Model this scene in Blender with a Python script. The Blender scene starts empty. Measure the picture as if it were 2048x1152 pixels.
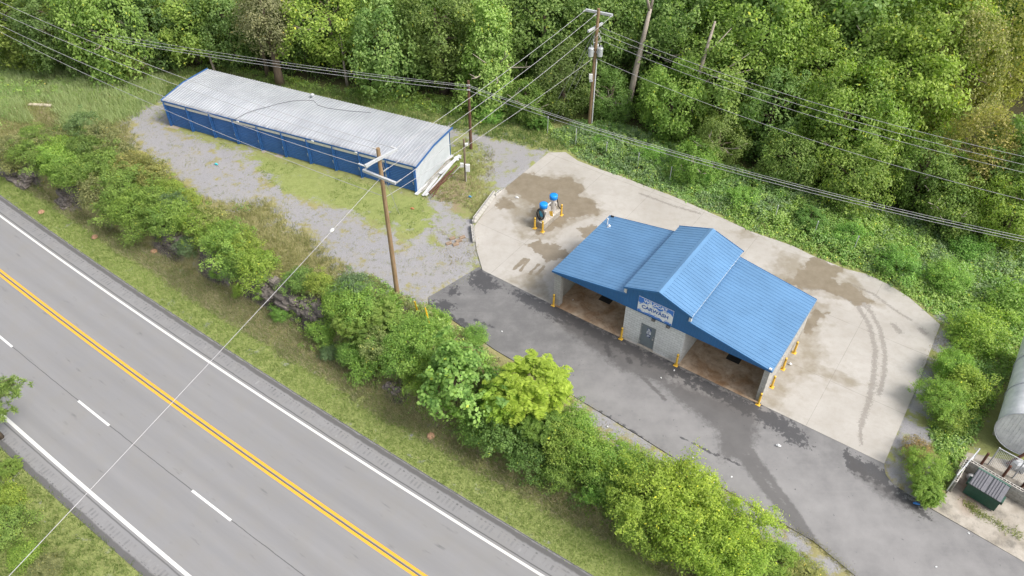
import bpy, bmesh, math, random
import numpy as np
from mathutils import Matrix, Vector, Euler

S = bpy.context.scene
COL = S.collection
# ------------------------------------------------------------------ camera, sky, sun, exposure
CAM_F, CAM_TH, CAM_RO, CAM_H = 1525.18, math.radians(42.141), math.radians(0.174), 38.109
cam_d = bpy.data.cameras.new('camera'); cam_d.sensor_width = 36.0; cam_d.lens = CAM_F/2048*36
cam_d.clip_start = 0.5; cam_d.clip_end = 3000
cam = bpy.data.objects.new('camera', cam_d); COL.objects.link(cam)
cam.matrix_world = Matrix.Translation((0, 0, CAM_H)) @ Matrix.Rotation(math.pi/2-CAM_TH, 4, 'X') @ Matrix.Rotation(CAM_RO, 4, 'Z')
S.camera = cam
SUN_EL, SUN_AZ = math.radians(50), math.radians(-28)      # azimuth counter-clockwise from +X
w = bpy.data.worlds.new('World'); S.world = w; w.use_nodes = True
wn = w.node_tree; bg = wn.nodes['Background']
sky = wn.nodes.new('ShaderNodeTexSky'); sky.sky_type = 'NISHITA'; sky.sun_disc = False
sky.sun_elevation = SUN_EL; sky.sun_rotation = math.pi/2-SUN_AZ
sky.air_density = 1.0; sky.dust_density = 4.0; sky.ozone_density = 0.6
hs = wn.nodes.new('ShaderNodeHueSaturation'); hs.inputs['Saturation'].default_value = 0.38
wn.links.new(sky.outputs[0], hs.inputs['Color']); wn.links.new(hs.outputs[0], bg.inputs['Color'])
bg.inputs['Strength'].default_value = 0.15
sl = bpy.data.lights.new('sun', 'SUN'); sl.energy = 2.1; sl.angle = math.radians(18); sl.color = (1, 0.95, 0.88)
sun = bpy.data.objects.new('sun', sl); COL.objects.link(sun)
sd_ = Vector((math.cos(SUN_AZ)*math.cos(SUN_EL), math.sin(SUN_AZ)*math.cos(SUN_EL), math.sin(SUN_EL)))
sun.rotation_euler = sd_.to_track_quat('Z', 'Y').to_euler(); sun.location = (0, 0, 60)
S.view_settings.view_transform = 'Standard'; S.view_settings.look = 'None'
S.view_settings.gamma = 1; S.view_settings.exposure = 0.92
S.cycles.max_bounces = 6; S.cycles.diffuse_bounces = 3; S.cycles.glossy_bounces = 2; S.cycles.transmission_bounces = 3
S.cycles.transparent_max_bounces = 4

# ------------------------------------------------------------------ surveying helpers
def gp(u, v, z=0.0):
    """point of the place at height z that the survey photograph shows at (u, v)"""
    u = np.asarray(u, float)-1024; v = np.asarray(v, float)-576
    c, s = math.cos(CAM_RO), math.sin(CAM_RO)
    u, v = c*u+s*v, -s*u+c*v
    x = u/CAM_F; yu = -v/CAM_F
    dy = math.cos(CAM_TH)+yu*math.sin(CAM_TH); dz = -math.sin(CAM_TH)+yu*math.cos(CAM_TH)
    t = (z-CAM_H)/dz
    return np.stack([x*t, dy*t], -1)
def gpl(pts, z=0.0): return np.array([gp(p[0], p[1], z) for p in pts])
ZH = -2.6                                       # highway level
HO = np.array([-22.82, 33.08]); _h = math.radians(-35.2)
HE = np.array([math.cos(_h), math.sin(_h)]); HN = np.array([-HE[1], HE[0]]); HK = 0.00055
def to_sd(P):
    P = np.asarray(P, float)-HO; s = P@HE; return s, P@HN-HK*s*s
def from_sd(s, d):
    s = np.asarray(s, float); d = np.asarray(d, float)+HK*s*s
    return HO+s[..., None]*HE+d[..., None]*HN
def sstep(x): x = np.clip(x, 0, 1); return x*x*(3-2*x)
_rng0 = np.random.default_rng(5)
_wv = [(_rng0.normal(0, f, 2), _rng0.uniform(0, 6.28), a) for f, a in ((.12, .5), (.25, .3), (.5, .25), (.9, .2), (1.6, .12), (2.6, .08)) for _ in range(3)]
def wob(x, y):
    r = np.zeros_like(x)
    for k, p, a in _wv: r = r+a*np.sin(k[0]*x+k[1]*y+p)
    return r/1.6
def sdf_poly(P, poly):
    """signed distance, positive inside"""
    poly = np.asarray(poly); d = np.full(len(P), 1e9); inside = np.zeros(len(P), bool)
    near = np.zeros_like(P); n = len(poly)
    for i in range(n):
        a, b = poly[i], poly[(i+1) % n]; e = b-a
        t = np.clip(((P-a)@e)/max(e@e, 1e-12), 0, 1); q = a+t[:, None]*e
        dd = np.linalg.norm(P-q, axis=1); m = dd < d; d[m] = dd[m]; near[m] = q[m]
        c = ((a[1] > P[:, 1]) != (b[1] > P[:, 1]))
        with np.errstate(divide='ignore', invalid='ignore'):
            xi = (b[0]-a[0])*(P[:, 1]-a[1])/(b[1]-a[1])+a[0]
        inside ^= c & (P[:, 0] < xi)
    return np.where(inside, d, -d), near
def dist_line(P, line):
    line = np.asarray(line); d = np.full(len(P), 1e9)
    for a, b in zip(line[:-1], line[1:]):
        e = b-a; t = np.clip(((P-a)@e)/max(e@e, 1e-12), 0, 1)
        d = np.minimum(d, np.linalg.norm(P-a-t[:, None]*e, axis=1))
    return d
def soft(sd, f): return np.clip(0.5+sd/f, 0, 1)

PAD = gpl([(965, 541), (1107, 611), (1518, 808), (1768, 928), (1834, 772), (1880, 650), (1848, 622), (1817, 595), (1775, 569), (1733, 549), (1692, 539), (1622, 511),
           (1584, 492), (1508, 466), (1473, 450), (1431, 431), (1348, 394), (1294, 374), (1242, 353), (1204, 341), (1155, 322), (1131, 305), (1097, 306),
           (992, 391), (948, 455), (953, 500)])
DRIVE = gpl([(958, 534), (965, 541), (1107, 611), (1518, 808), (1768, 928), (1771, 950), (1786, 968), (1810, 985), (1862, 1019), (2048, 1125), (2400, 1330), (2100, 1420), (1709, 1151),
             (1626, 1082), (1504, 1012), (1374, 932), (1270, 867), (1166, 804), (1080, 752), (990, 700), (905, 640), (857, 609), (857, 595)])
SLAB = gpl([(1862, 1018), (2048, 1125), (2400, 1330), (2400, 1050), (2060, 930), (1930, 905), (1895, 985)])
TDF = ([-80, -36, -27, -7.5, 1, 8, 20, 40, 80], [7.2, 7.4, 8.2, 9.3, 9.9, 8.6, 8.0, 7.4, 7.4])
TDT = ([-80, -36, -27, -5, 4, 8, 20, 40, 80], [8.2, 8.4, 9.2, 11.2, 11.2, 11.4, 11.6, 10.3, 10.3])
def tz(x, y):
    """height of the ground"""
    x = np.asarray(x, float); y = np.asarray(y, float)
    s, d = to_sd(np.stack([x, y], -1)); wo = wob(x, y)
    df = np.interp(s, *TDF)+.35*wo; dt = np.maximum(np.interp(s, *TDT)+.35*wo, df+.5)
    z = np.where(d < 5.5, ZH, ZH+.45*np.clip((d-5.5)/(df-5.5), 0, 1))
    z = z+(0-(ZH+.45))*sstep((d-df)/(dt-df))
    z = z-np.clip(-8.9-d, 0, 30)*.16
    amp = np.clip((d-5.4)/1.5, 0, 1)+np.clip((-8.9-d)/1.5, 0, 1)
    z = z+.06*wo*amp-.03*(amp <= 0)
    return z
def tz1(x, y): return float(tz(np.array([x]), np.array([y]))[0])
def at(u, v, h=0.0):
    """ground point below the thing whose point at height h shows at (u, v)"""
    g = 0.0
    for _ in range(8):
        x, y = gp(u, v, g+h); g = .5*g+.5*tz1(x, y)
    return float(x), float(y), float(g)

# ------------------------------------------------------------------ material helpers
class NT:
    def __init__(self, name):
        self.m = bpy.data.materials.new(name); self.m.use_nodes = True
        self.t = self.m.node_tree; self.b = self.t.nodes['Principled BSDF']
        self.tc = None
    def n(self, ty, **kw):
        o = self.t.nodes.new(ty)
        for k, v in kw.items(): setattr(o, k, v)
        return o
    def l(self, a, b): self.t.links.new(a, b)
    def setin(self, node, key, v):
        s = node.inputs[key]
        if isinstance(v, bpy.types.NodeSocket): self.l(v, s)
        elif isinstance(v, (tuple, list)) and len(v) == 3 and s.type == 'RGBA': s.default_value = (*v, 1)
        else: s.default_value = v
    def co(self, which='Object'):
        if not self.tc: self.tc = self.n('ShaderNodeTexCoord')
        return self.tc.outputs[which]
    def mp(self, vec, scale=(1, 1, 1), rot=(0, 0, 0), loc=(0, 0, 0)):
        o = self.n('ShaderNodeMapping'); self.l(vec, o.inputs[0])
        o.inputs['Scale'].default_value = scale; o.inputs['Rotation'].default_value = rot; o.inputs['Location'].default_value = loc
        return o.outputs[0]
    def noise(self, scale, vec=None, detail=4, rough=.6, dist=0.0):
        o = self.n('ShaderNodeTexNoise'); self.l(vec or self.co(), o.inputs['Vector'])
        o.inputs['Scale'].default_value = scale; o.inputs['Detail'].default_value = detail
        o.inputs['Roughness'].default_value = rough; o.inputs['Distortion'].default_value = dist
        return o.outputs['Fac']
    def math(self, op, a, b=0.0, c=0.0, clamp=False):
        o = self.n('ShaderNodeMath', operation=op, use_clamp=clamp)
        self.setin(o, 0, a); self.setin(o, 1, b); self.setin(o, 2, c)
        return o.outputs[0]
    def rng(self, v, a, b, c=0.0, d=1.0):
        o = self.n('ShaderNodeMapRange'); self.setin(o, 0, v)
        o.inputs[1].default_value = a; o.inputs[2].default_value = b; o.inputs[3].default_value = c; o.inputs[4].default_value = d
        return o.outputs[0]
    def mix(self, f, a, b, blend='MIX'):
        o = self.n('ShaderNodeMix', data_type='RGBA', blend_type=blend)
        self.setin(o, 0, f); self.setin(o, 6, a); self.setin(o, 7, b)
        return o.outputs[2]
    def ramp(self, f, stops):
        o = self.n('ShaderNodeValToRGB'); self.l(f, o.inputs[0]); e = o.color_ramp.elements
        while len(e) < len(stops): e.new(.5)
        for q, (p, c) in zip(e, stops): q.position = p; q.color = (*c, 1)
        return o.outputs[0]
    def attr(self, name, out='Fac'):
        o = self.n('ShaderNodeAttribute'); o.attribute_name = name
        return o.outputs[out]
    def edge(self, a, noise, amp, w):
        """crisp ragged edge of a soft mask"""
        v = self.math('ADD', a, self.math('MULTIPLY', self.math('SUBTRACT', noise, .5), amp))
        return self.rng(v, .5-w, .5+w)
    def bump(self, h, strength, dist=.02):
        o = self.n('ShaderNodeBump'); o.inputs['Strength'].default_value = strength; o.inputs['Distance'].default_value = dist
        self.l(h, o.inputs['Height']); self.l(o.outputs[0], self.b.inputs['Normal'])
    def done(self, col, rough=.8, metal=0.0, spec=.5, k=.72):
        col = self.mix(1.0, col, (k, k, k), 'MULTIPLY')
        self.setin(self.b, 'Base Color', col); self.setin(self.b, 'Roughness', rough); self.setin(self.b, 'Metallic', metal)
        self.setin(self.b, 'Specular IOR Level', spec)
        return self.m
def grey(v, w=0.0): return (v*(1+w), v, v*(1-w))
def plain(name, col, rough=.6, metal=0.0, var=.25, scale=4.0, spec=.5):
    q = NT(name); f = q.noise(scale, detail=6)
    dark = tuple(c*(1-var) for c in col); lite = tuple(min(1, c*(1+var*.6)) for c in col)
    return q.done(q.mix(q.rng(f, .3, .7), dark, lite), rough, metal, spec)

# ------------------------------------------------------------------ mesh helpers
class MB:
    def __init__(self): self.v = []; self.f = []; self.mi = []; self.cur = 0
    def add(self, vs, fs):
        o = len(self.v); self.v += [tuple(map(float, p)) for p in vs]
        self.f += [tuple(i+o for i in f) for f in fs]; self.mi += [self.cur]*len(fs)
        return self
    def box(self, a, b, top=1.0):
        x0, y0, z0 = a; x1, y1, z1 = b; cx, cy = (x0+x1)/2, (y0+y1)/2
        T = lambda x, y: (cx+(x-cx)*top, cy+(y-cy)*top, z1)
        vs = [(x0, y0, z0), (x1, y0, z0), (x1, y1, z0), (x0, y1, z0), T(x0, y0), T(x1, y0), T(x1, y1), T(x0, y1)]
        return self.add(vs, [(3, 2, 1, 0), (4, 5, 6, 7), (0, 1, 5, 4), (1, 2, 6, 5), (2, 3, 7, 6), (3, 0, 4, 7)])
    def beam(self, p, q, w, h=None, up=(0, 0, 1)):
        """box along p-q of section w x h"""
        h = h or w; p, q = Vector(p), Vector(q); d = (q-p).normalized(); u = Vector(up)
        if abs(d.dot(u)) > .98: u = Vector((1, 0, 0))
        s = d.cross(u).normalized()*w/2; t = s.cross(d).normalized()*h/2
        vs = [p-s-t, p+s-t, p+s+t, p-s+t, q-s-t, q+s-t, q+s+t, q-s+t]
        return self.add(vs, [(0, 1, 2, 3), (7, 6, 5, 4), (0, 4, 5, 1), (1, 5, 6, 2), (2, 6, 7, 3), (3, 7, 4, 0)])
    def tube(self, pts, r, seg=8, caps=True):
        pts = [Vector(p) for p in pts]; n = len(pts); R = r if hasattr(r, '__len__') else [r]*n
        vs = []; prev = None
        for i, p in enumerate(pts):
            d = (pts[min(i+1, n-1)]-pts[max(i-1, 0)])
            d = d.normalized() if d.length > 1e-9 else Vector((0, 0, 1))
            if prev is None:
                a = d.cross(Vector((0, 0, 1)) if abs(d.z) < .9 else Vector((1, 0, 0))).normalized()
            else:
                a = (prev-d*prev.dot(d)).normalized()
            prev = a; b = d.cross(a)
            for k in range(seg):
                an = 2*math.pi*k/seg; vs.append(p+(a*math.cos(an)+b*math.sin(an))*R[i])
        fs = [(i*seg+k, i*seg+(k+1) % seg, (i+1)*seg+(k+1) % seg, (i+1)*seg+k) for i in range(n-1) for k in range(seg)]
        if caps: fs += [tuple(range(seg-1, -1, -1)), tuple(range((n-1)*seg, n*seg))]
        return self.add(vs, fs)
    def lathe(self, prof, c=(0, 0, 0), seg=16):
        n = len(prof); vs = []
        for r, z in prof:
            for k in range(seg):
                a = 2*math.pi*k/seg; vs.append((c[0]+r*math.cos(a), c[1]+r*math.sin(a), c[2]+z))
        fs = [(i*seg+k, i*seg+(k+1) % seg, (i+1)*seg+(k+1) % seg, (i+1)*seg+k) for i in range(n-1) for k in range(seg)]
        fs += [tuple(range(seg-1, -1, -1)), tuple(range((n-1)*seg, n*seg))]
        return self.add(vs, fs)
    def prism(self, poly, y0, y1):
        """polygon in x,z extruded along y"""
        n = len(poly); vs = [(p[0], y0, p[1]) for p in poly]+[(p[0], y1, p[1]) for p in poly]
        return self.add(vs, [tuple(range(n)), tuple(range(2*n-1, n-1, -1))]+[(i, i+n, (i+1) % n+n, (i+1) % n) for i in range(n)])
    def ribbed(self, o, U, V, pitch, rh=.03, rw=.06, th=.03, flip=False):
        """sheet metal panel: from o, ribs run along U and repeat along V"""
        o, U, V = Vector(o), Vector(U), Vector(V); N = U.cross(V).normalized()
        if flip: N = -N
        L = V.length; vd = V/L; prof = [(0, 0)]; k = pitch*.5
        while k+rw < L:
            prof += [(k-rw*.5, 0), (k-rw*.28, rh), (k+rw*.28, rh), (k+rw*.5, 0)]; k += pitch
        prof += [(L, 0)]; n = len(prof)
        vs = [o+vd*a+N*h for a, h in prof]+[o+U+vd*a+N*h for a, h in prof]
        fs = [(i, i+1, n+i+1, n+i) for i in range(n-1)]
        b = 2*n; vs += [o-N*th, o+V-N*th, o+U+V-N*th, o+U-N*th]
        fs += [(b, b+1, b+2, b+3), tuple([b, *range(0, n), b+1]), tuple([b+3, *range(n, 2*n), b+2]), (b, 0, n, b+3), (b+1, n-1, 2*n-1, b+2)]
        return self.add(vs, fs)
    def build(self, name, mat, parent=None, loc=None, smooth=False, bevel=0):
        me = bpy.data.meshes.new(name); me.from_pydata(self.v, [], self.f)
        for mm in (mat if isinstance(mat, (list, tuple)) else [mat]): me.materials.append(mm)
        me.polygons.foreach_set('material_index', self.mi)
        bm = bmesh.new(); bm.from_mesh(me)
        bmesh.ops.recalc_face_normals(bm, faces=bm.faces)
        if bevel: bmesh.ops.bevel(bm, geom=[e for e in bm.edges if e.calc_face_angle(0) > .6], offset=bevel, segments=1, affect='EDGES')
        uv = bm.loops.layers.uv.new('UVMap')
        for f in bm.faces:
            n = f.normal; ax = max(range(3), key=lambda i: abs(n[i])); f.smooth = smooth
            for lp in f.loops:
                c = lp.vert.co; lp[uv].uv = (c.x, c.y) if ax == 2 else ((c.y, c.z) if ax == 0 else (c.x, c.z))
        bm.to_mesh(me); bm.free()
        o = bpy.data.objects.new(name, me); COL.objects.link(o)
        if parent: o.parent = parent
        if loc is not None: o.location = loc
        return o
def mesh_np(name, V, F, mat, parent=None, smooth=False, attrs=None, uv=None, nper=4):
    """big mesh from arrays; attrs: {name: per-vertex float}"""
    me = bpy.data.meshes.new(name); V = np.asarray(V, np.float32); F = np.asarray(F, np.int32)
    me.vertices.add(len(V)); me.vertices.foreach_set('co', V.ravel())
    me.loops.add(F.size); me.loops.foreach_set('vertex_index', F.ravel())
    me.polygons.add(len(F)); me.polygons.foreach_set('loop_start', np.arange(0, F.size, F.shape[1], dtype=np.int32))
    me.polygons.foreach_set('loop_total', np.full(len(F), F.shape[1], np.int32))
    me.polygons.foreach_set('use_smooth', np.full(len(F), smooth, bool))
    me.update(calc_edges=True)
    for k, a in (attrs or {}).items():
        at_ = me.attributes.new(k, 'FLOAT', 'POINT'); at_.data.foreach_set('value', np.asarray(a, np.float32))
    if uv is not None:
        ul = me.uv_layers.new(name='UVMap'); ul.data.foreach_set('uv', np.asarray(uv, np.float32)[F.ravel()].ravel())
    me.materials.append(mat); me.validate()
    o = bpy.data.objects.new(name, me); COL.objects.link(o)
    if parent: o.parent = parent
    return o
def tag(o, label=None, cat=None, group=None, kind=None):
    if label: o['label'] = label
    if cat: o['category'] = cat
    if group: o['group'] = group
    if kind: o['kind'] = kind
    return o
def thing(name, label, cat, loc=(0, 0, 0), rotz=0.0, group=None):
    o = bpy.data.objects.new(name, None); COL.objects.link(o); o.empty_display_size = .3
    o.location = loc; o.rotation_euler = (0, 0, rotz)
    return tag(o, label, cat, group)
def dup(root, loc, rotz=0.0, label=None, scale=None):
    r = root.copy(); COL.objects.link(r); r.location = loc; r.rotation_euler = (0, 0, rotz)
    if scale: r.scale = scale
    if label: r['label'] = label
    for ch in root.children:
        c = ch.copy(); COL.objects.link(c); c.parent = r
        for g in ch.children:
            d = g.copy(); COL.objects.link(d); d.parent = c
    return r
def grid_poly(poly, step, ang):
    """grid clipped to polygon: returns V2, F"""
    c, s = math.cos(ang), math.sin(ang); R = np.array([[c, s], [-s, c]])
    Q = poly@R.T; lo, hi = Q.min(0)-step, Q.max(0)+step
    xs = np.arange(lo[0], hi[0]+step, step); ys = np.arange(lo[1], hi[1]+step, step)
    X, Y = np.meshgrid(xs, ys); P = np.stack([X.ravel(), Y.ravel()], 1)
    sd, near = sdf_poly(P, Q); ins = sd > 0
    # snap: the grid vertex nearest each polygon corner becomes the corner
    nx = len(xs); idx = np.arange(len(P)).reshape(X.shape)
    F = np.stack([idx[:-1, :-1], idx[:-1, 1:], idx[1:, 1:], idx[1:, :-1]], -1).reshape(-1, 4)
    F = F[ins[F].any(1)]
    P2 = np.where(ins[:, None], P, near)
    used = np.unique(F)
    for q in Q:
        k = used[np.argmin(((P[used]-q)**2).sum(1))]; P2[k] = q
    a = P2[F]; area = .5*np.abs((a[:, 2, 0]-a[:, 0, 0])*(a[:, 3, 1]-a[:, 1, 1])-(a[:, 3, 0]-a[:, 1, 0])*(a[:, 2, 1]-a[:, 0, 1]))
    F = F[area > 1e-5]
    used, inv = np.unique(F, return_inverse=True)
    return P2[used]@R, inv.reshape(F.shape)

# ------------------------------------------------------------------ materials of the setting
def mat_ground():
    q = NT('ground'); co = q.co()
    big = q.noise(.35, co, 5, .65); mid = q.noise(2.2, co, 6, .7); fine = q.noise(14, co, 5, .75); spk = q.noise(38, co, 3, .8)
    lush = q.mix(q.rng(mid, .3, .7), (.115, .158, .042), (.212, .255, .080))
    lush = q.mix(q.rng(fine, .35, .7, 0, .55), lush, (.29, .285, .12))
    dry = q.mix(q.rng(mid, .3, .7), (.200, .180, .082), (.325, .280, .150))
    dry = q.mix(q.rng(fine, .4, .7, 0, .6), dry, (.125, .135, .045))
    g = q.mix(q.edge(q.attr('lush'), mid, .9, .3), dry, lush)
    soil = q.mix(fine, (.15, .105, .07), (.30, .235, .165))
    g = q.mix(q.edge(q.attr('dirt'), mid, 2.2, .3), g, soil)
    grav = q.mix(q.rng(spk, .3, .75), (.152, .150, .156), (.340, .335, .348))
    grav = q.mix(q.rng(big, .40, .6, 0, .6), grav, (.25, .242, .24))
    grav = q.mix(q.math('MULTIPLY', q.rng(mid, .56, .66), q.rng(fine, .42, .58), clamp=True), grav, (.12, .13, .045))
    g = q.mix(q.edge(q.attr('gravel'), q.noise(.75, co, 9, .74), 3.6, .16), g, grav)
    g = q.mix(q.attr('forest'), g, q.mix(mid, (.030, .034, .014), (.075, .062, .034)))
    rv = q.n('ShaderNodeTexVoronoi'); q.l(q.mp(co, (1, 1, 2.6)), rv.inputs['Vector']); rv.inputs['Scale'].default_value = 1.4
    rock = q.mix(q.rng(mid, .3, .72), (.035, .030, .030), (.19, .165, .15))
    rock = q.mix(q.rng(rv.outputs['Distance'], .0, .5), q.mix(.5, rock, (.03, .026, .025)), rock)
    g = q.mix(q.edge(q.attr('rock'), mid, .6, .2), g, rock)
    q.bump(q.math('ADD', fine, q.math('MULTIPLY', spk, .6)), .7, .06)
    return q.done(g, .95, 0, .15, 1.0)
def mat_asphalt_road():
    q = NT('highway_asphalt'); uv = q.co('UV')
    lng = q.mp(uv, (.06, 1, 1)); big = q.noise(1.2, lng, 5, .6); fine = q.noise(26, uv, 4, .8); mid = q.noise(.6, uv, 5, .65)
    c = q.mix(q.rng(big, .3, .7), (.243, .243, .250), (.293, .291, .294))
    c = q.mix(q.rng(fine, .3, .75, 0, .5), c, (.225, .225, .232))
    c = q.mix(q.rng(mid, .45, .7, 0, .55), c, (.262, .254, .240))
    sx = q.n('ShaderNodeSeparateXYZ'); q.l(uv, sx.inputs[0]); d = sx.outputs[1]; s = sx.outputs[0]
    ab = lambda v, o: q.math('ABSOLUTE', q.math('SUBTRACT', v, o))
    rag = q.math('MULTIPLY', q.math('SUBTRACT', q.noise(1.5, uv, 5, .7), .5), .28)
    dr = q.math('ADD', d, rag)
    # worn shoulder bands: dark outer strips, seam beside the edge line, lane seam
    for lo, hi, col, wd in ((4.98, 5.30, (.115, .112, .112), .05), (-9.2, -8.42, (.115, .112, .112), .05)):
        m = q.math('MULTIPLY', q.rng(dr, lo-wd, lo+wd), q.rng(dr, hi-wd, hi+wd, 1, 0))
        c = q.mix(q.math('MULTIPLY', m, .9), c, col)
    thin = q.math('MULTIPLY', q.math('SUBTRACT', q.noise(.8, uv, 6, .75), .5), .10)
    d2 = q.math('ADD', d, thin)
    for o, wd, k in ((-3.66, .035, .75), (4.08, .05, .75), (-7.62, .06, .6), (5.38, .04, .8), (-.02, .05, .85)):
        c = q.mix(q.math('MULTIPLY', q.rng(ab(d2, o), wd*.4, wd, 1, 0), k), c, (.075, .073, .073))
    # short oily skid streaks
    st = q.noise(1.0, q.mp(uv, (.55, 3.2, 1)), 2, .5)
    c = q.mix(q.math('MULTIPLY', q.rng(st, .64, .74, 0, .6), q.rng(mid, .45, .6)), c, (.13, .13, .132))
    # soft tyre lanes
    for o in (1.0, 2.8, -1.0, -2.7, -4.6, -6.4):
        c = q.mix(q.rng(ab(d2, o), 0, .6, .20, 0), c, (.195, .19, .186))
    q.bump(fine, .35, .01)
    return q.done(c, .9, 0, .25)
def mat_paint(name, col, wear, wearcol=(.2, .19, .19)):
    q = NT(name); uv = q.co('UV'); f = q.noise(9, q.mp(uv, (.6, 1.6, 1)), 6, .75); g = q.noise(40, uv, 3, .8)
    c = q.mix(q.rng(g, .3, .8, 0, .3), col, tuple(.75*x for x in col))
    c = q.mix(q.rng(f, wear, wear+.06), c, wearcol)
    return q.done(c, .75, 0, .3)
def mat_drive():
    q = NT('drive_asphalt'); co = q.co(); fine = q.noise(24, co, 4, .8); mid = q.noise(.7, co, 6, .65); rag = q.noise(2.4, co, 8, .75)
    c = q.mix(q.rng(mid, .3, .7), (.150, .148, .150), (.215, .211, .210))
    c = q.mix(q.rng(fine, .35, .75, 0, .55), c, (.115, .114, .117))
    tr = q.noise(1.0, q.mp(co, (.12, 2.2, 1), (0, 0, .62)), 5, .7)
    c = q.mix(q.rng(tr, .55, .75, 0, .4), c, (.255, .248, .243))
    spots = q.noise(5.5, co, 2, .5)
    c = q.mix(q.math('MULTIPLY', q.rng(spots, .70, .73), q.rng(mid, .5, .62)), c, (.05, .05, .055))
    c = q.mix(q.math('MULTIPLY', q.edge(q.attr('aged'), mid, 1.0, .5), .8), c, q.mix(q.rng(fine, .3, .75), (.285, .279, .277), (.345, .338, .335)))
    c = q.mix(q.attr('brown'), c, (.20, .165, .135))
    wet = q.edge(q.attr('wet'), rag, 3.2, .04)
    c = q.mix(q.math('MULTIPLY', wet, .85), c, q.mix(q.rng(fine, .3, .7), (.040, .040, .044), (.075, .074, .078)))
    damp = q.edge(q.attr('damp'), rag, 1.2, .16)
    c = q.mix(q.math('MULTIPLY', damp, .62), c, (.075, .071, .070))
    q.bump(fine, .4, .012)
    return q.done(c, q.mix(wet, (.9,)*3, (.55,)*3), 0, .3)
def mat_pad():
    q = NT('pad_concrete'); co = q.co(); uv = q.co('UV')
    big = q.noise(.28, co, 5, .6); mid = q.noise(1.3, co, 6, .7); fine = q.noise(18, co, 4, .75); rag = q.noise(.95, co, 6, .62)
    c = q.mix(q.rng(big, .3, .7), (.475, .448, .405), (.585, .56, .52))
    c = q.mix(q.rng(mid, .45, .75, 0, .5), c, (.40, .36, .305))
    c = q.mix(q.rng(fine, .4, .8, 0, .25), c, (.36, .335, .30))
    brush = q.noise(2.0, q.mp(uv, (.25, 2.4, 1), (0, 0, .5)), 5, .7)
    c = q.mix(q.rng(brush, .55, .8, 0, .35), c, (.39, .35, .29))
    sx = q.n('ShaderNodeSeparateXYZ'); q.l(uv, sx.inputs[0])
    for k, per, off in ((0, 4.9, 1.2), (1, 6.1, 2.3)):
        md = q.math('ABSOLUTE', q.math('SUBTRACT', q.math('FRACT', q.math('DIVIDE', q.math('ADD', sx.outputs[k], 100+off), per)), .5))
        c = q.mix(q.math('MULTIPLY', q.rng(md, .0015, .004, 1, 0), q.rng(mid, .35, .5, .2, .6)), c, (.22, .195, .165))
    pat = q.noise(3.0, co, 8, .75)
    tk = q.edge(q.attr('track'), q.noise(7.0, co, 6, .85), 3.2, .06)
    c = q.mix(q.math('MULTIPLY', tk, .58), c, (.235, .21, .185))
    dampm = q.edge(q.attr('damp'), rag, 1.6, .25)
    c = q.mix(q.math('MULTIPLY', dampm, .62), c, (.25, .205, .125))
    wet = q.edge(q.attr('wet'), rag, 1.9, .05)
    c = q.mix(q.math('MULTIPLY', wet, .9), c, q.mix(q.rng(mid, .3, .7), (.225, .182, .125), (.33, .278, .205)))
    q.bump(fine, .2, .008)
    return q.done(c, q.mix(wet, (.85,)*3, (.42,)*3), 0, .35, .60)
def mat_slab():
    q = NT('slab_concrete'); co = q.co(); mid = q.noise(.9, co, 7, .7); fine = q.noise(16, co, 4, .75)
    c = q.mix(q.rng(mid, .3, .7), (.30, .265, .215), (.52, .48, .42))
    c = q.mix(q.rng(q.noise(.8, q.mp(co, loc=(7, 3, 0)), 7, .75), .50, .66, 0, .8), c, (.16, .15, .13))
    c = q.mix(q.math('MULTIPLY', q.attr('rust'), q.rng(mid, .3, .6), clamp=True), c, (.36, .15, .055))
    c = q.mix(q.rng(fine, .4, .8, 0, .3), c, (.2, .19, .17))
    return q.done(c, .9, 0, .2)
# ------------------------------------------------------------------ the ground
def axis(fine0, fine1, step, far):
    a = list(np.arange(fine0, fine1, step)); x = fine1; st = step
    while x < far: a.append(x); st *= 1.35; x += st
    a.append(far); x = fine0; st = step*1.35; b = []
    while x > -far: x -= st; st *= 1.35; b.append(x)
    return np.array(b[::-1]+a)
_s = axis(-58, 62, .28, 1500.); _d = axis(-13, 62, .26, 1500.)
SS, DD = np.meshgrid(_s, _d); GP = from_sd(np.where(abs(SS) > 90, SS, SS), DD-np.where(abs(SS) > 90, HK*(SS**2-8100), 0)).reshape(-1, 2)
ss, dd = SS.ravel(), DD.ravel()
gz = tz(GP[:, 0], GP[:, 1]); gz = np.where(abs(ss) > 90, np.where(dd > 8, 0, ZH-.06), gz)
far = np.hypot(GP[:, 0], GP[:, 1]-40)
sdp = {}
for nm, po in (('PAD', PAD), ('DRIVE', DRIVE), ('SLAB', SLAB)): sdp[nm] = sdf_poly(GP, po)[0]
und = np.maximum.reduce(list(sdp.values()))
_kb = np.clip((und+1.2)/.9, 0, 1); gz = np.where((und > -1.2) & (abs(ss) < 90) & (dd > 11), gz*(1-_kb)+_kb*.012, gz)
gz = np.where((und > -.14) & (abs(ss) < 90), .012-.10*np.clip((und+.14)/.3, 0, 1), gz)
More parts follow.
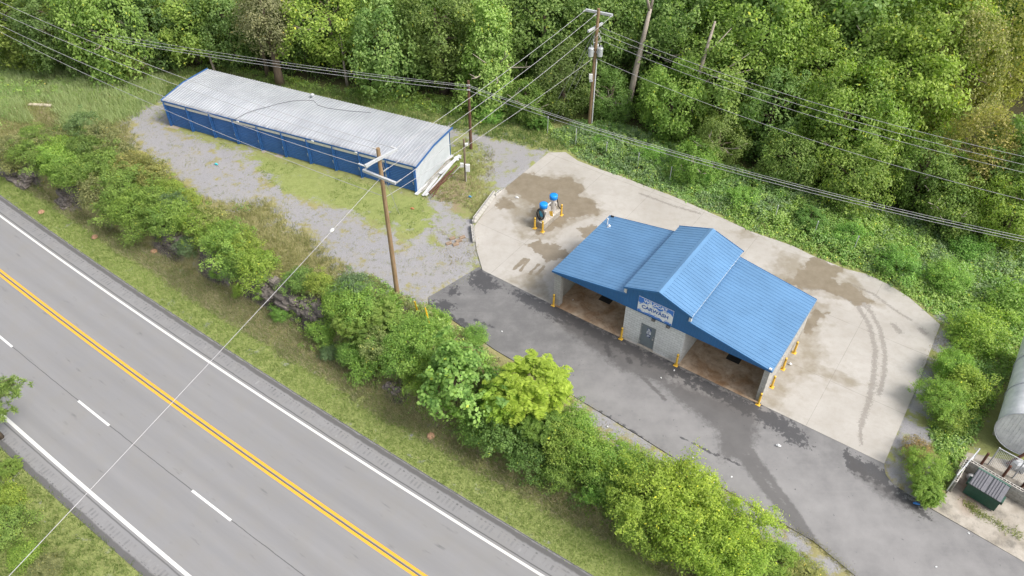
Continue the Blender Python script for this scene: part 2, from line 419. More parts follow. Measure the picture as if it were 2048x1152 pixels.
GRAV = [gpl([(318, 195), (290, 212), (256, 238), (270, 285), (320, 330), (385, 375), (430, 410), (540, 402), (560, 440), (625, 468), (690, 533), (745, 578), (800, 600), (858, 606), (962, 545),
             (952, 500), (915, 494), (872, 486), (800, 478), (745, 455), (690, 428), (620, 408), (552, 388), (515, 340), (490, 308), (420, 290), (345, 262), (326, 215)]),
        gpl([(940, 268), (1000, 278), (1092, 302), (1065, 342), (1005, 388), (985, 375), (975, 320), (950, 300)]),
        gpl([(690, 216), (800, 245), (900, 258), (945, 268), (930, 285), (860, 262), (700, 232)]),
        gpl([(870, 400), (950, 455), (960, 540), (900, 540), (860, 470)]),
        gpl([(1882, 640), (1905, 655), (1880, 760), (1850, 850), (1862, 900), (1830, 960), (1812, 990), (1765, 935), (1830, 770)]),
        gpl([(1166, 800), (1270, 863), (1374, 928), (1504, 1008), (1626, 1078), (1715, 1151), (1640, 1151), (1560, 1080), (1450, 1020), (1330, 945), (1240, 890), (1180, 845)])]
grav = np.minimum(np.maximum.reduce([soft(sdf_poly(GP, g)[0], 3.4) for g in GRAV]), .80)
DIRT = [gpl([(55, 215), (95, 205), (120, 245), (105, 258), (75, 250)]), gpl([(880, 480), (925, 470), (935, 495), (900, 500)]), gpl([(760, 230), (860, 240), (850, 258), (770, 245)]),
        gpl([(850, 390), (930, 330), (960, 370), (930, 430), (880, 430)]), gpl([(700, 560), (790, 590), (760, 600), (700, 575)])]
dirt = np.maximum.reduce([soft(sdf_poly(GP, g)[0], 2.0) for g in DIRT])*.62
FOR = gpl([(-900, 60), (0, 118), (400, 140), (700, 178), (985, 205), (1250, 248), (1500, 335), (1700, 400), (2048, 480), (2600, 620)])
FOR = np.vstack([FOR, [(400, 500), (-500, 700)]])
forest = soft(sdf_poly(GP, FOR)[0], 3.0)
lush = np.where((dd > 5.3) & (dd < 8), 1.1-np.clip((dd-6.9)/1.6, 0, 1), 0.25)
lush = np.where(dd < -8.7, .75, lush)
STG = gpl([(350, 262), (420, 285), (490, 308), (520, 345), (560, 388), (690, 425), (800, 470), (890, 470), (940, 430), (965, 380), (940, 300), (880, 330), (830, 390), (480, 296)])
lush = np.maximum(lush, soft(sdf_poly(GP, STG)[0], 1.5)*.9)
MEA = gpl([(-200, 60), (0, 110), (330, 150), (330, 195), (260, 240), (200, 260), (0, 240), (-200, 200)])
lush = np.maximum(lush, soft(sdf_poly(GP, MEA)[0], 4)*.85); lush = np.where((dd > 20) & (gz > -.5), np.maximum(lush, .62), lush)
_df, _dt = np.interp(ss, *TDF), np.interp(ss, *TDT)
_rk = np.max([np.exp(-((GP-gp(u_, v_, -1.2))**2).sum(1)/r_**2) for u_, v_, r_ in ((30, 345, 2.6), (130, 400, 1.6), (345, 480, 1.8), (440, 528, 1.8), (530, 570, 2.0), (575, 595, 2.4), (635, 622, 2.0), (790, 775, .8))], 0)
rockm = np.clip(np.minimum(dd-_df+.3, _dt-dd+.1)*2, 0, 1)*np.clip(_rk*1.8, 0, 1)
grav = np.maximum(grav, soft(sdf_poly(GP, gpl([(200, 150), (560, 230), (900, 300), (700, 230), (420, 150)]))[0], 2)*0)
ns, nd = len(_s), len(_d); idx = np.arange(ns*nd).reshape(nd, ns)
GF = np.stack([idx[:-1, :-1], idx[:-1, 1:], idx[1:, 1:], idx[1:, :-1]], -1).reshape(-1, 4)
ground = mesh_np('ground', np.column_stack([GP, gz]), GF, mat_ground(), smooth=True,
                 attrs={'gravel': grav, 'lush': lush, 'dirt': dirt, 'forest': forest, 'rock': rockm})
tag(ground, 'grassy and gravelly terrain with low rock cut', 'ground', kind='structure')

# ------------------------------------------------------------------ highway
def strip(name, s0, s1, d0, d1, z, mat, parent=None, step=1.5, nd=2, gaps=None):
    s = np.arange(s0, s1+step, step); s[-1] = s1; d = np.linspace(d0, d1, nd)
    A, B = np.meshgrid(s, d); P = from_sd(A, B).reshape(-1, 2); i = np.arange(A.size).reshape(A.shape)
    F = np.stack([i[:-1, :-1], i[:-1, 1:], i[1:, 1:], i[1:, :-1]], -1).reshape(-1, 4)
    return mesh_np(name, np.column_stack([P, np.full(len(P), z)]), F, mat, parent, uv=np.column_stack([A.ravel(), B.ravel()]))
highway = strip('highway', -90, 90, -8.8, 5.42, ZH, mat_asphalt_road(), nd=12)
tag(highway, 'grey three lane highway with rumble strips', 'road', kind='structure')
M_yel = mat_paint('yellow_road_paint', (.84, .43, .035), .57); M_wht = mat_paint('white_road_paint', (.74, .74, .71), .64)
strip('yellow_line', -90, 90, .07, .24, ZH+.004, M_yel, highway); strip('yellow_line', -90, 90, -.24, -.07, ZH+.004, M_yel, highway)
strip('edge_line', -90, 90, 3.74, 3.90, ZH+.004, M_wht, highway); strip('edge_line', -90, 90, -7.45, -7.24, ZH+.004, M_wht, highway)
for k in range(-6, 7):
    s0 = -5.7+12.19*k
    strip('lane_dash', s0, s0+3.6, -3.75, -3.60, ZH+.004, mat_paint('dash_paint', (.78, .78, .77), .72), highway)
# rumble strip grooves: one row of shallow dark rubbed grooves per shoulder, as one part each
def rumble(d0, d1, slant):
    V, F = [], []; r = random.Random(3)
    for i in range(480):
        s = -70+i*.30; k = r.uniform(.0, .08)
        if r.random() < .06: continue
        a = [(s, d0+k), (s+.14, d0+k), (s+.14+slant, d1-k*.6), (s+slant, d1-k*.6)]; o = len(V)
        V += [(*p, ZH+.003) for p in from_sd(np.array([q[0] for q in a]), np.array([q[1] for q in a]))]; F.append((o, o+1, o+2, o+3))
    return np.array(V), np.array(F)
M_rum = plain('rumble_groove', (.250, .248, .252), .95, var=.35, scale=1.5)
M_rum2 = plain('rumble_groove_end', (.185, .182, .184), .95, var=.4, scale=2.5)
for (a, b) in ((4.28, 4.74), (-8.30, -7.85)):
    tag(mesh_np('rumble_strip', *rumble(a, b, .0), M_rum, highway), kind='stuff')
for (a, b) in ((4.74, 4.86), (-8.40, -8.28)):
    tag(mesh_np('rumble_strip', *rumble(a, b, .0), M_rum2, highway), kind='stuff')

# ------------------------------------------------------------------ concrete pad, drive and slab
YW = -0.62072; CA = np.array([math.cos(YW), math.sin(YW)]); CB = np.array([-math.sin(YW), math.cos(YW)]); CO = np.array([2.979, 40.429])
def bst(P): return np.stack([(P-CO)@CA, (P-CO)@CB], -1)
def skirt(V2, F, z0, z1):
    """close the rim of a sheet with a vertical side"""
    from collections import Counter
    ed = Counter()
    for f in F.tolist():
        for a, b in zip(f, f[1:]+f[:1]):
            ed[(min(a, b), max(a, b))] += 1
    rim = [e for e, c in ed.items() if c == 1]; n = len(V2)
    V = np.vstack([np.column_stack([V2, np.full(n, z1)]), np.column_stack([V2, np.full(n, z0)])])
    return V, np.vstack([F, np.array([(a, b, b+n, a+n) for a, b in rim])])
def polys(P, lst, f): return np.maximum.reduce([soft(sdf_poly(P, gpl(p))[0], f) for p in lst])
def lines(P, lst): return np.maximum.reduce([np.clip(1.0-dist_line(P, gpl(l))/(2*w_), 0, 1) for l, w_ in lst])
V2, F = grid_poly(PAD, .14, YW)
wet = polys(V2, [[(1035, 347), (1070, 350), (1110, 358), (1145, 356), (1166, 378), (1160, 393), (1188, 403), (1204, 420), (1180, 430), (1150, 437), (1125, 448), (1098, 470), (1066, 470), (1056, 436), (1062, 402), (1014, 386), (1010, 372)],
                 [(1054, 490), (1080, 482), (1105, 488), (1145, 510), (1135, 522), (1100, 522), (1065, 508)], [(1158, 456), (1185, 450), (1205, 462), (1180, 484), (1160, 472)],
                 [(1622, 511), (1692, 537), (1668, 560), (1702, 574), (1733, 588), (1740, 603), (1712, 611), (1680, 592), (1650, 582), (1600, 575), (1570, 568), (1600, 540)],
                 [(1608, 650), (1628, 622), (1660, 627), (1640, 640), (1622, 664), (1606, 672)], [(985, 405), (1010, 395), (1035, 402), (1030, 416), (1000, 418)]], 1.3)
wet = np.maximum(wet, lines(V2, [([(1028, 540), (1050, 519)], .14), ([(1040, 543), (1058, 520)], .12), ([(1060, 548), (1076, 530)], .14), ([(1074, 549), (1088, 534)], .12)]))
trk = lines(V2, [([(1600, 577), (1660, 579), (1712, 609), (1738, 650), (1750, 700), (1747, 755), (1738, 800), (1722, 850)], .17), ([(1712, 600), (1742, 625), (1760, 660), (1770, 710), (1767, 755), (1757, 790)], .15),
                 ([(1698, 568), (1745, 588), (1795, 625), (1822, 641)], .10), ([(1720, 850), (1722, 890)], .1), ([(1690, 575), (1740, 615)], .1), ([(1280, 388), (1345, 412), (1400, 428)], .12), ([(1785, 650), (1800, 665)], .2), ([(1840, 660), (1850, 668)], .2)])
dmp = np.maximum(polys(V2, [[(1604, 668), (1640, 690), (1640, 728), (1690, 748), (1725, 772), (1690, 777), (1645, 752), (1602, 748), (1574, 772), (1562, 822), (1518, 812), (1560, 738)],
                            [(1020, 350), (1150, 350), (1180, 395), (1215, 425), (1140, 450), (1100, 480), (1045, 480), (1000, 400)], [(1560, 500), (1700, 540), (1750, 610), (1600, 590), (1540, 560)],
                            [(1107, 611), (1010, 560), (1080, 540)], [(1600, 600), (1660, 610), (1630, 690), (1590, 700)], [(1480, 455), (1520, 475), (1480, 480)]], 3.0), 0)
dmp = np.where(dmp > .5, .35+.4*dmp, dmp*.7)
V, F2 = skirt(V2, F, -.12, .05)
pad = mesh_np('concrete_pad', V, F2, mat_pad(), attrs={k: np.concatenate([a, a]) for k, a in (('wet', wet), ('track', trk), ('damp', dmp))}, uv=np.concatenate([bst(V2)]*2))
tag(pad, 'pale stained concrete apron around the car wash', 'pavement', kind='structure')
V2, F = grid_poly(DRIVE, .15, YW)
wet = polys(V2, [[(938, 552), (962, 538), (985, 556), (1003, 578), (968, 584), (945, 572)], [(858, 608), (884, 599), (908, 608), (903, 626), (880, 626)], [(893, 580), (915, 572), (914, 590), (898, 592)],
                 [(1018, 578), (1060, 590), (1107, 612), (1242, 680), (1352, 734), (1516, 812), (1590, 848), (1622, 894), (1600, 893), (1560, 868), (1520, 842), (1440, 800), (1350, 755), (1270, 712), (1215, 690), (1150, 655), (1100, 635), (1050, 610)],
                 [(1690, 903), (1768, 940), (1790, 972), (1838, 1010), (1866, 1042), (1840, 1030), (1800, 1000), (1750, 965), (1700, 940)]], 1.1)
wet = np.maximum(wet, lines(V2, [([(1175, 818), (1215, 838), (1290, 885)], .22), ([(1320, 905), (1390, 950)], .15), ([(1400, 960), (1490, 1010)], .2), ([(1690, 910), (1700, 935)], .2), ([(950, 640), (985, 655)], .12), ([(920, 640), (935, 650)], .15),
                                 ([(1212, 690), (1222, 712)], .2), ([(1250, 700), (1258, 726)], .16), ([(1282, 715), (1284, 728)], .14), ([(880, 615), (925, 655)], .25), ([(1360, 875), (1420, 905), (1480, 930)], .07)])*.95)
damp = np.maximum(polys(V2, [[(1420, 790), (1516, 815), (1515, 860), (1506, 905), (1545, 960), (1520, 965), (1480, 920), (1440, 925), (1432, 860), (1350, 800), (1300, 750)], [(1110, 612), (1350, 735), (1330, 770), (1240, 740), (1130, 660)],
                             [(1690, 905), (1870, 1045), (1790, 1010), (1700, 945)]], 1.6)*.95,
                  lines(V2, [([(1478, 905), (1530, 975), (1570, 1022), (1618, 1078)], .34), ([(1500, 900), (1545, 965), (1590, 1025), (1640, 1105)], .22), ([(1110, 640), (1250, 720), (1330, 800)], .12)]))
aged = soft(sdf_poly(V2, gpl([(1120, 760), (1250, 765), (1400, 830), (1560, 900), (1700, 950), (1870, 1060), (2048, 1150), (2400, 1340), (2100, 1430), (1700, 1155), (1370, 935), (1160, 800)]))[0], 9)
brn = soft(sdf_poly(V2, gpl([(1108, 606), (1520, 805), (1530, 830), (1440, 800), (1380, 775), (1330, 740), (1230, 685), (1130, 640)]))[0], 2.5)*.35
V, F2 = skirt(V2, F, -.12, .03)
drive = mesh_np('asphalt_drive', V, F2, mat_drive(), attrs={k: np.concatenate([a, a]) for k, a in (('wet', wet), ('damp', damp), ('brown', brn), ('aged', aged))}, uv=np.concatenate([bst(V2)]*2))
tag(drive, 'dark patched asphalt drive before the car wash', 'road', kind='structure')
V2, F = grid_poly(SLAB, .3, YW)
V, F2 = skirt(V2, F, -.12, .055)
rust = soft(sdf_poly(V2, gpl([(1925, 975), (1945, 968), (1948, 1010), (1935, 1018)]))[0], 1.2)
slab = mesh_np('concrete_slab', V, F2, mat_slab(), attrs={'rust': np.concatenate([rust, rust])})
tag(slab, 'stained beige concrete slab under the green dumpster', 'pavement', kind='structure')
# ------------------------------------------------------------------ materials of the built things
def mat_metal_blue(name, col, rough=.38, metal=0.0):
    q = NT(name); co = q.co(); big = q.noise(.5, co, 4, .6); fine = q.noise(8, co, 5, .7)
    c = q.mix(q.rng(big, .3, .7), tuple(.88*x for x in col), tuple(1.08*x for x in col))
    c = q.mix(q.rng(fine, .55, .8, 0, .25), c, tuple(.75*x+.03 for x in col))
    r = q.math('ADD', q.math('MULTIPLY', fine, .18), rough-.08)
    return q.done(c, r, metal, .55)
M_roof = mat_metal_blue('blue_roof_steel', (.165, .345, .585), .30, .45)
M_siding = mat_metal_blue('blue_siding_steel', (.030, .165, .41), .5)
M_stblue = mat_metal_blue('storage_blue_steel', (.030, .125, .35), .5)
M_trim = plain('white_trim', (.72, .72, .70), .6, var=.15)
def mat_block(name, base, mortar, bw=.406, bh=.203, dirt=.5, low=(.25, .22, .17)):
    q = NT(name); uv = q.co('UV'); br = q.n('ShaderNodeTexBrick'); q.l(uv, br.inputs['Vector'])
    for k, v in (('Scale', 1.0), ('Mortar Size', .009), ('Mortar Smooth', .25), ('Bias', 0.0), ('Brick Width', bw), ('Row Height', bh)): br.inputs[k].default_value = v
    br.inputs['Color1'].default_value = (*base, 1); br.inputs['Color2'].default_value = (*[.86*x for x in base], 1); br.inputs['Mortar'].default_value = (*mortar, 1)
    f = q.noise(14, uv, 6, .8); g = q.noise(1.2, q.co(), 5, .7)
    c = q.mix(q.rng(f, .35, .75, 0, .45), br.outputs['Color'], tuple(.62*x for x in base))
    sz = q.n('ShaderNodeSeparateXYZ'); q.l(q.co(), sz.inputs[0])
    c = q.mix(q.math('MULTIPLY', q.rng(sz.outputs[2], 0, .9, 1, 0), q.rng(g, .35, .6, 0, dirt), clamp=True), c, low)
    q.bump(q.math('ADD', q.math('MULTIPLY', br.outputs['Fac'], -1.2), f), .8, .03)
    return q.done(c, .9, 0, .2)
M_block = mat_block('split_face_block', (.90, .905, .89), (.36, .36, .35))
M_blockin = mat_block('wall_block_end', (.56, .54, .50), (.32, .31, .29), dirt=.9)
def mat_bay():
    q = NT('bay_floor_concrete'); co = q.co(); a = q.noise(.8, co, 6, .65, .6); b = q.noise(2.6, co, 7, .75); f = q.noise(20, co, 4, .8)
    c = q.mix(q.rng(a, .35, .68), (.33, .19, .095), (.66, .52, .38))
    c = q.mix(q.rng(b, .48, .66, 0, .55), c, (.17, .105, .06))
    c = q.mix(q.rng(f, .5, .8, 0, .3), c, (.4, .33, .25))
    return q.done(c, q.mix(a, (.4,)*3, (.8,)*3), 0, .4)
M_bay = mat_bay()
M_black = plain('black_rubber', (.018, .018, .02), .6)
M_iron = plain('dark_iron', (.035, .035, .036), .7, .3)
M_steel = plain('brushed_steel', (.66, .63, .59), .36, .35, var=.2, scale=9)
M_galv = plain('galvanised_steel', (.62, .64, .66), .5, .25, var=.18, scale=12)
M_yellow = plain('yellow_paint', (.86, .52, .06), .45, var=.22, scale=9)
M_yguy = plain('yellow_guard_plastic', (.85, .50, .01), .5, var=.1)
M_rust = plain('rusty_steel', (.17, .075, .05), .85, .2, var=.4, scale=6)
M_white = plain('white_paint', (.74, .75, .75), .5, var=.1, scale=8)
M_greypaint = plain('grey_door_paint', (.21, .245, .265), .5, var=.08)
M_frame = plain('door_frame_paint', (.33, .345, .345), .55, var=.1)
M_sgblue = plain('sign_blue', (.055, .23, .74), .45, var=.05)
M_navy = plain('navy_print', (.02, .045, .20), .5, var=.08)
M_sgnavy = plain('sign_letter_blue', (.02, .12, .46), .45, var=.05)
M_sgwhite = plain('sign_white', (.93, .95, .97), .45, var=.05)
M_cap = plain('sky_blue_plastic', (.004, .27, .82), .4, var=.08)
M_disp = plain('blue_display_print', (.03, .40, .62), .4, var=.25, scale=16)
M_isl = plain('island_concrete', (.50, .46, .40), .9, var=.3, scale=7)
def mat_wood(name, a, b):
    q = NT(name); co = q.co(); g = q.noise(3, q.mp(co, (6, 6, .35)), 6, .7); k = q.noise(1.0, co, 4, .6)
    c = q.mix(q.rng(g, .3, .7), a, b); c = q.mix(q.rng(k, .5, .75, 0, .5), c, tuple(.6*x for x in a))
    q.bump(g, .4, .01)
    return q.done(c, .9, 0, .2)
M_pole = mat_wood('weathered_pole_wood', (.20, .125, .065), (.40, .29, .175))
M_pole2 = mat_wood('dark_pole_wood', (.085, .045, .030), (.19, .11, .075))
M_post = mat_wood('old_post_wood', (.16, .12, .085), (.33, .26, .19))
M_wire = plain('aluminium_wire', (.50, .49, .51), .5, .0, var=.12, scale=1)
M_cable = plain('grey_cable', (.52, .52, .53), .55, var=.2, scale=1)
M_insul = plain('grey_polymer', (.46, .47, .48), .5, var=.1)
def text_mesh(body, size, depth=.004, shear=0.0, bold=.03):
    cu = bpy.data.curves.new('letters', 'FONT'); cu.body = body; cu.size = size; cu.extrude = depth; cu.align_x = 'CENTER'; cu.align_y = 'CENTER'
    cu.shear = shear; cu.offset = size*bold
    o = bpy.data.objects.new('letters', cu); COL.objects.link(o)
    me = bpy.data.meshes.new_from_object(o.evaluated_get(bpy.context.evaluated_depsgraph_get()))
    bpy.data.objects.remove(o); bpy.data.curves.remove(cu)
    return me
def letters(body, size, mat, parent, loc, rot, sx=1.0, name='lettering'):
    me = text_mesh(body, size); me.materials.clear(); me.materials.append(mat)
    o = bpy.data.objects.new(name, me); COL.objects.link(o); o.parent = parent; o.location = loc; o.rotation_euler = rot; o.scale = (sx, 1, 1)
    return o

# ------------------------------------------------------------------ the car wash (x along the front, y to the back, z up)
CWW, CWD, HE_, CL, CR, HI, HG, HR, GA, GB = 15.81, 7.70, 3.21, 5.73, 10.12, 4.16, 4.67, 5.50, 2.44, 3.05
CM = (CL+CR)/2; Z0 = .05
cw = thing('car_wash', 'two bay car wash of grey block with stepped blue metal roofs', 'car wash', (CO[0], CO[1], 0), YW)
def each(name, lst, mat, parent):
    for q_ in lst: boxes(name, [q_], mat, parent)
def boxes(name, lst, mat, parent, bevel=0):
    m = MB()
    for a, b in lst: m.box(a, b)
    return m.build(name, mat, parent, bevel=bevel)
boxes('end_wall', [((0, 0, Z0), (.55, .42, 3.02)), ((.0, .42, Z0), (.22, CWD-.42, 3.12)), ((0, CWD-.42, Z0), (.55, CWD, 3.02))], M_blockin, cw)
boxes('end_wall', [((CWW-.34, 0, Z0), (CWW, .42, 3.02)), ((CWW-.22, .42, Z0), (CWW, CWD, 3.12))], M_blockin, cw)
# equipment room: front wall with door opening, sides, rear
DX0, DX1, DH = 7.0, 8.13, 2.14
boxes('equipment_room_wall', [((CL, 0, Z0), (DX0, .2, GB)), ((DX1, 0, Z0), (CR, .2, GB)), ((DX0, 0, DH), (DX1, .2, GB)),
                              ((CL, .2, Z0), (CL+.2, CWD, GB)), ((CR-.2, .2, Z0), (CR, CWD, GB)), ((CL+.2, CWD-.2, Z0), (CR-.2, CWD, GB))], M_block, cw)
boxes('door_frame', [((DX0, .03, Z0), (DX0+.06, .17, DH)), ((DX1-.06, .03, Z0), (DX1, .17, DH)), ((DX0+.06, .03, DH-.06), (DX1-.06, .17, DH))], M_frame, cw)
dr = boxes('door', [((DX0+.065, .07, Z0+.05), (DX1-.065, .12, DH-.065))], M_greypaint, cw)
boxes('handle', [((DX1-.2, .02, .96), (DX1-.10, .068, 1.10))], M_steel, dr); boxes('lock', [((DX1-.17, .03, 1.22), (DX1-.12, .068, 1.30))], M_steel, dr)
each('hinge', [((DX0+.05, .045, z), (DX0+.09, .069, z+.11)) for z in (.3, 1.05, 1.8)], M_steel, dr)
for z, m_, k in ((1.60, M_navy, 0), (1.33, M_sgwhite, 1), (1.04, M_navy, 2)):
    st = boxes('door_sticker', [((7.47, .062, z), (7.77, .069, z+.235))], m_, dr)
    mk = M_navy if k == 1 else M_sgwhite
    boxes('sticker_print', [((7.50+.03*(i % 2), .058, z+.035+.062*i), (7.74-.04*((i+k) % 3), .0615, z+.07+.062*i)) for i in range(3)], mk, st)
boxes('door_sill', [((DX0-.04, -.10, Z0), (DX1+.04, .06, Z0+.045))], plain('worn_sill', (.42, .38, .32), .9), cw)
# roof
def slope(name, x0, z0, x1, z1, y0, y1, pitch=.305):
    m = MB(); m.ribbed((x0, y0, z0), (x1-x0, 0, z1-z0), (0, y1-y0, 0), pitch, .024, .046, .035, flip=(x1 < x0))
    return m.build(name, M_roof, cw)
OV = .12
s1 = (HI-HE_)/CL
slope('roof_panel', -.12, HE_-.12*s1, CL+.02, HI, -OV, CWD+OV)
s2 = (HI-HE_)/(CWW-CR)
slope('roof_panel', CWW+.12, HE_-.12*s2, CR-.02, HI, -OV, CWD+OV)
slope('roof_panel', CM-GA, HG, CM-.01, HR, -OV-.06, CWD+OV+.06)
slope('roof_panel', CM+GA, HG, CM+.01, HR, -OV-.06, CWD+OV+.06)
m = MB()
sg = (HR-HG)/GA
m.prism([(CM-.24, HR-.24*sg+.036), (CM, HR+.045), (CM+.24, HR-.24*sg+.036), (CM, HR+.025)], -OV-.08, CWD+OV+.08); m.build('ridge_cap', M_roof, cw)
# rake and eave trims
for y in (-OV-.075, CWD+OV+.065):
    for x in (CM-GA-.02, CM+GA+.02): m = MB(); m.beam((x, y, HG-.045), (CM, y, HR-.04), .02, .15, (0, 0, 1)); m.build('rake_trim', M_siding, cw)
for y in (-OV-.012, CWD+OV+.012):
    m = MB(); m.beam((-.12, y, HE_-.12*s1-.05), (CL, y, HI-.05), .02, .15); m.build('rake_trim', M_siding, cw)
    m = MB(); m.beam((CWW+.12, y, HE_-.12*s2-.05), (CR, y, HI-.05), .02, .15); m.build('rake_trim', M_siding, cw)
each('eave_trim', [((-.145, -OV, HE_-.18), (-.122, CWD+OV, HE_-.03)), ((CWW+.122, -OV, HE_-.18), (CWW+.145, CWD+OV, HE_-.03))], M_roof, cw)
# siding on the two fronts: ribs run upright
def siding(y0, y1, name):
    poly = [(0.02, GB), (CWW-.02, GB), (CWW-.02, HE_-.05), (CR, HI-.06), (CM+GA-.22, HI-.06), (CM+GA-.22, HG), (CM, HR-.06), (CM-GA+.22, HG), (CM-GA+.22, HI-.06), (CL, HI-.06), (.02, HE_-.05)]
    m = MB(); m.prism(poly, y0, y1)
    def top(x):
        if x < CL-.0 and x < CM-GA+.22: return HE_-.06+(HI-HE_)*x/CL
        if x > CM+GA-.22: return HE_-.06+(HI-HE_)*(CWW-x)/(CWW-CR)
        return HR-.08-abs(x-CM)*sg
    x = .25; ya, yb = (y0-.022, y0-.001) if y0 < 1 else (y1+.001, y1+.022)
    while x < CWW-.1:
        m.box((x-.022, ya, GB+.01), (x+.022, yb, top(x)-.03)); x += .228
    return m.build(name, M_siding, cw)
siding(-.06, -.004, 'gable_siding'); siding(CWD+.004, CWD+.06, 'gable_siding')
# clerestory walls between low roofs and the gable
each('clerestory_wall', [((CM-GA+.2, -.003, HI-.25), (CM-GA+.26, CWD+.003, HG+.07)), ((CM+GA-.26, -.003, HI-.25), (CM+GA-.2, CWD+.003, HG+.07))], M_siding, cw)
each('flashing', [((CL-.14, -OV-.01, HI-.0), (CM-GA+.197, CWD+OV, HI+.05)), ((CM+GA-.197, -OV-.01, HI), (CR+.10, CWD+OV, HI+.05))], M_trim, cw)
each('soffit_corner', [((CM-GA+.02, -OV-.02, HI+.06), (CM-GA+.19, -.01, HG-.05)), ((CM+GA-.19, -OV-.02, HI+.06), (CM+GA-.02, -.01, HG-.05))], M_trim, cw)
each('header_trim', [((.0, -.075, GB-.04), (CWW, -.001, GB-.003)), ((0, CWD+.001, GB-.04), (CWW, CWD+.075, GB-.003))], M_siding, cw)
# ceilings of the two bays and floors
each('bay_ceiling', [((.24, .02, 3.06), (CL-.01, CWD-.02, 3.10)), ((CR+.01, .02, 3.06), (CWW-.24, CWD-.02, 3.10))], M_trim, cw)
boxes('bay_floor', [((.0, -.16, Z0), (CL, CWD+.1, Z0+.008))], M_bay, cw); boxes('bay_floor', [((CR, -.16, Z0), (CWW, CWD+.1, Z0+.008))], M_bay, cw)
for cx in (2.94, 12.93):
    boxes('floor_drain', [((cx-.45, 2.3+i*.115, Z0+.009), (cx+.45, 2.38+i*.115, Z0+.03)) for i in range(8)]+[((cx-.47, 2.27, Z0+.0085), (cx+.47, 3.22, Z0+.013))], M_iron, cw)
# wall lamps below the sign
for x in (7.84, 8.9):
    wl = boxes('wall_lamp', [((x-.13, -.16, 2.82), (x+.13, -.002, 2.96))], plain('lamp_bronze', (.16, .15, .14), .5), cw, .015)
    boxes('lamp_lens', [((x-.11, -.15, 2.795), (x+.11, -.03, 2.819))], M_white, wl)
# downspout ends, roof corner cameras and vent
boxes('roof_corner_bracket', [((CWW-.10, -.16, HE_+.045), (CWW+.06, -.02, HE_+.14))], M_white, cw)
m = MB(); m.lathe([(.05, 0), (.05, .62)], (.35, CWD-1.05, HE_+.02), 10); m.lathe([(.16, 0), (.16, .03), (.10, .05), (.10, .16), (.05, .22)], (.62, CWD-1.25, HE_+.06), 12); m.build('roof_vent', M_white, cw)
m = MB(); m.box((.05, CWD-.05, HE_+.03), (.3, CWD+.06, HE_+.07)); m.lathe([(.05, 0), (.06, .1), (.02, .13)], (.12, CWD-.0, HE_+.07), 8); m.lathe([(.05, 0), (.06, .1), (.02, .13)], (.26, CWD+.0, HE_+.07), 8); m.build('roof_corner_bracket', M_black, cw)
# ------------------------------------------------------------------ sign on the gable
SX0, SX1, SZ0, SZ1 = 6.61, 9.125, 3.17, 4.43; SC, SH = (SX0+SX1)/2, SZ1-SZ0
sg_ = thing('sign_board', 'white and blue wave sign board lettered WILDCAT CARWASH on the gable', 'sign', (CO[0], CO[1], 0), YW)
boxes('panel', [((SX0, -.125, SZ0), (SX1, -.085, SZ1))], M_sgwhite, sg_)
def wave(y, top, seedv):
    """ragged wave band: the blue water along the upper or lower edge"""
    r = random.Random(seedv); m = MB(); n = 60; xs = [SX0+.01+(SX1-SX0-.02)*i/n for i in range(n+1)]
    if top: prof = [SZ1-.36-.06*math.exp(-((x-SC-.12)/.28)**2)-.07*math.sin((x-SX0)*5.2)-.05*math.sin((x-SX0)*13)-.06*(abs(x-SC) > .95) for x in xs]
    else: prof = [SZ0+.09+.15*math.exp(-((x-SC+.38)/.20)**2)+.06*math.sin((x-SX0)*4.7+1)+.04*math.sin((x-SX0)*12.3)+.08*(x > SX1-.5) for x in xs]
    edge = SZ1-.008 if top else SZ0+.008
    poly = [(x, z) for x, z in zip(xs, prof)]
    for i in range(n):
        m.add([(xs[i], y, prof[i]), (xs[i+1], y, prof[i+1]), (xs[i+1], y, edge), (xs[i], y, edge)], [(0, 1, 2, 3)])
    for _ in range(26):
        i = r.randrange(2, n-2); x = xs[i]; z = prof[i]+(-1 if top else 1)*r.uniform(.02, .10); a = r.uniform(-.7, .7); L = r.uniform(.03, .09); W_ = r.uniform(.012, .025)
        c_, s_ = math.cos(a), math.sin(a)
        m.add([(x-c_*L, y, z-s_*L), (x+s_*W_, y, z-c_*W_), (x+c_*L, y, z+s_*L), (x-s_*W_, y, z+c_*W_)], [(0, 1, 2, 3)])
    return m.build('wave_print', M_sgblue, sg_)
wave(-.1275, True, 1); wave(-.1275, False, 2)
RX = (math.pi/2, 0, 0)
letters('WILDCAT', .33, M_sgwhite, sg_, (SC-.02, -.131, SZ1-.20), RX, 1.15)
letters('CARWASH', .40, M_sgnavy, sg_, (SC+.0, -.130, SZ0+.52), RX, 1.0)
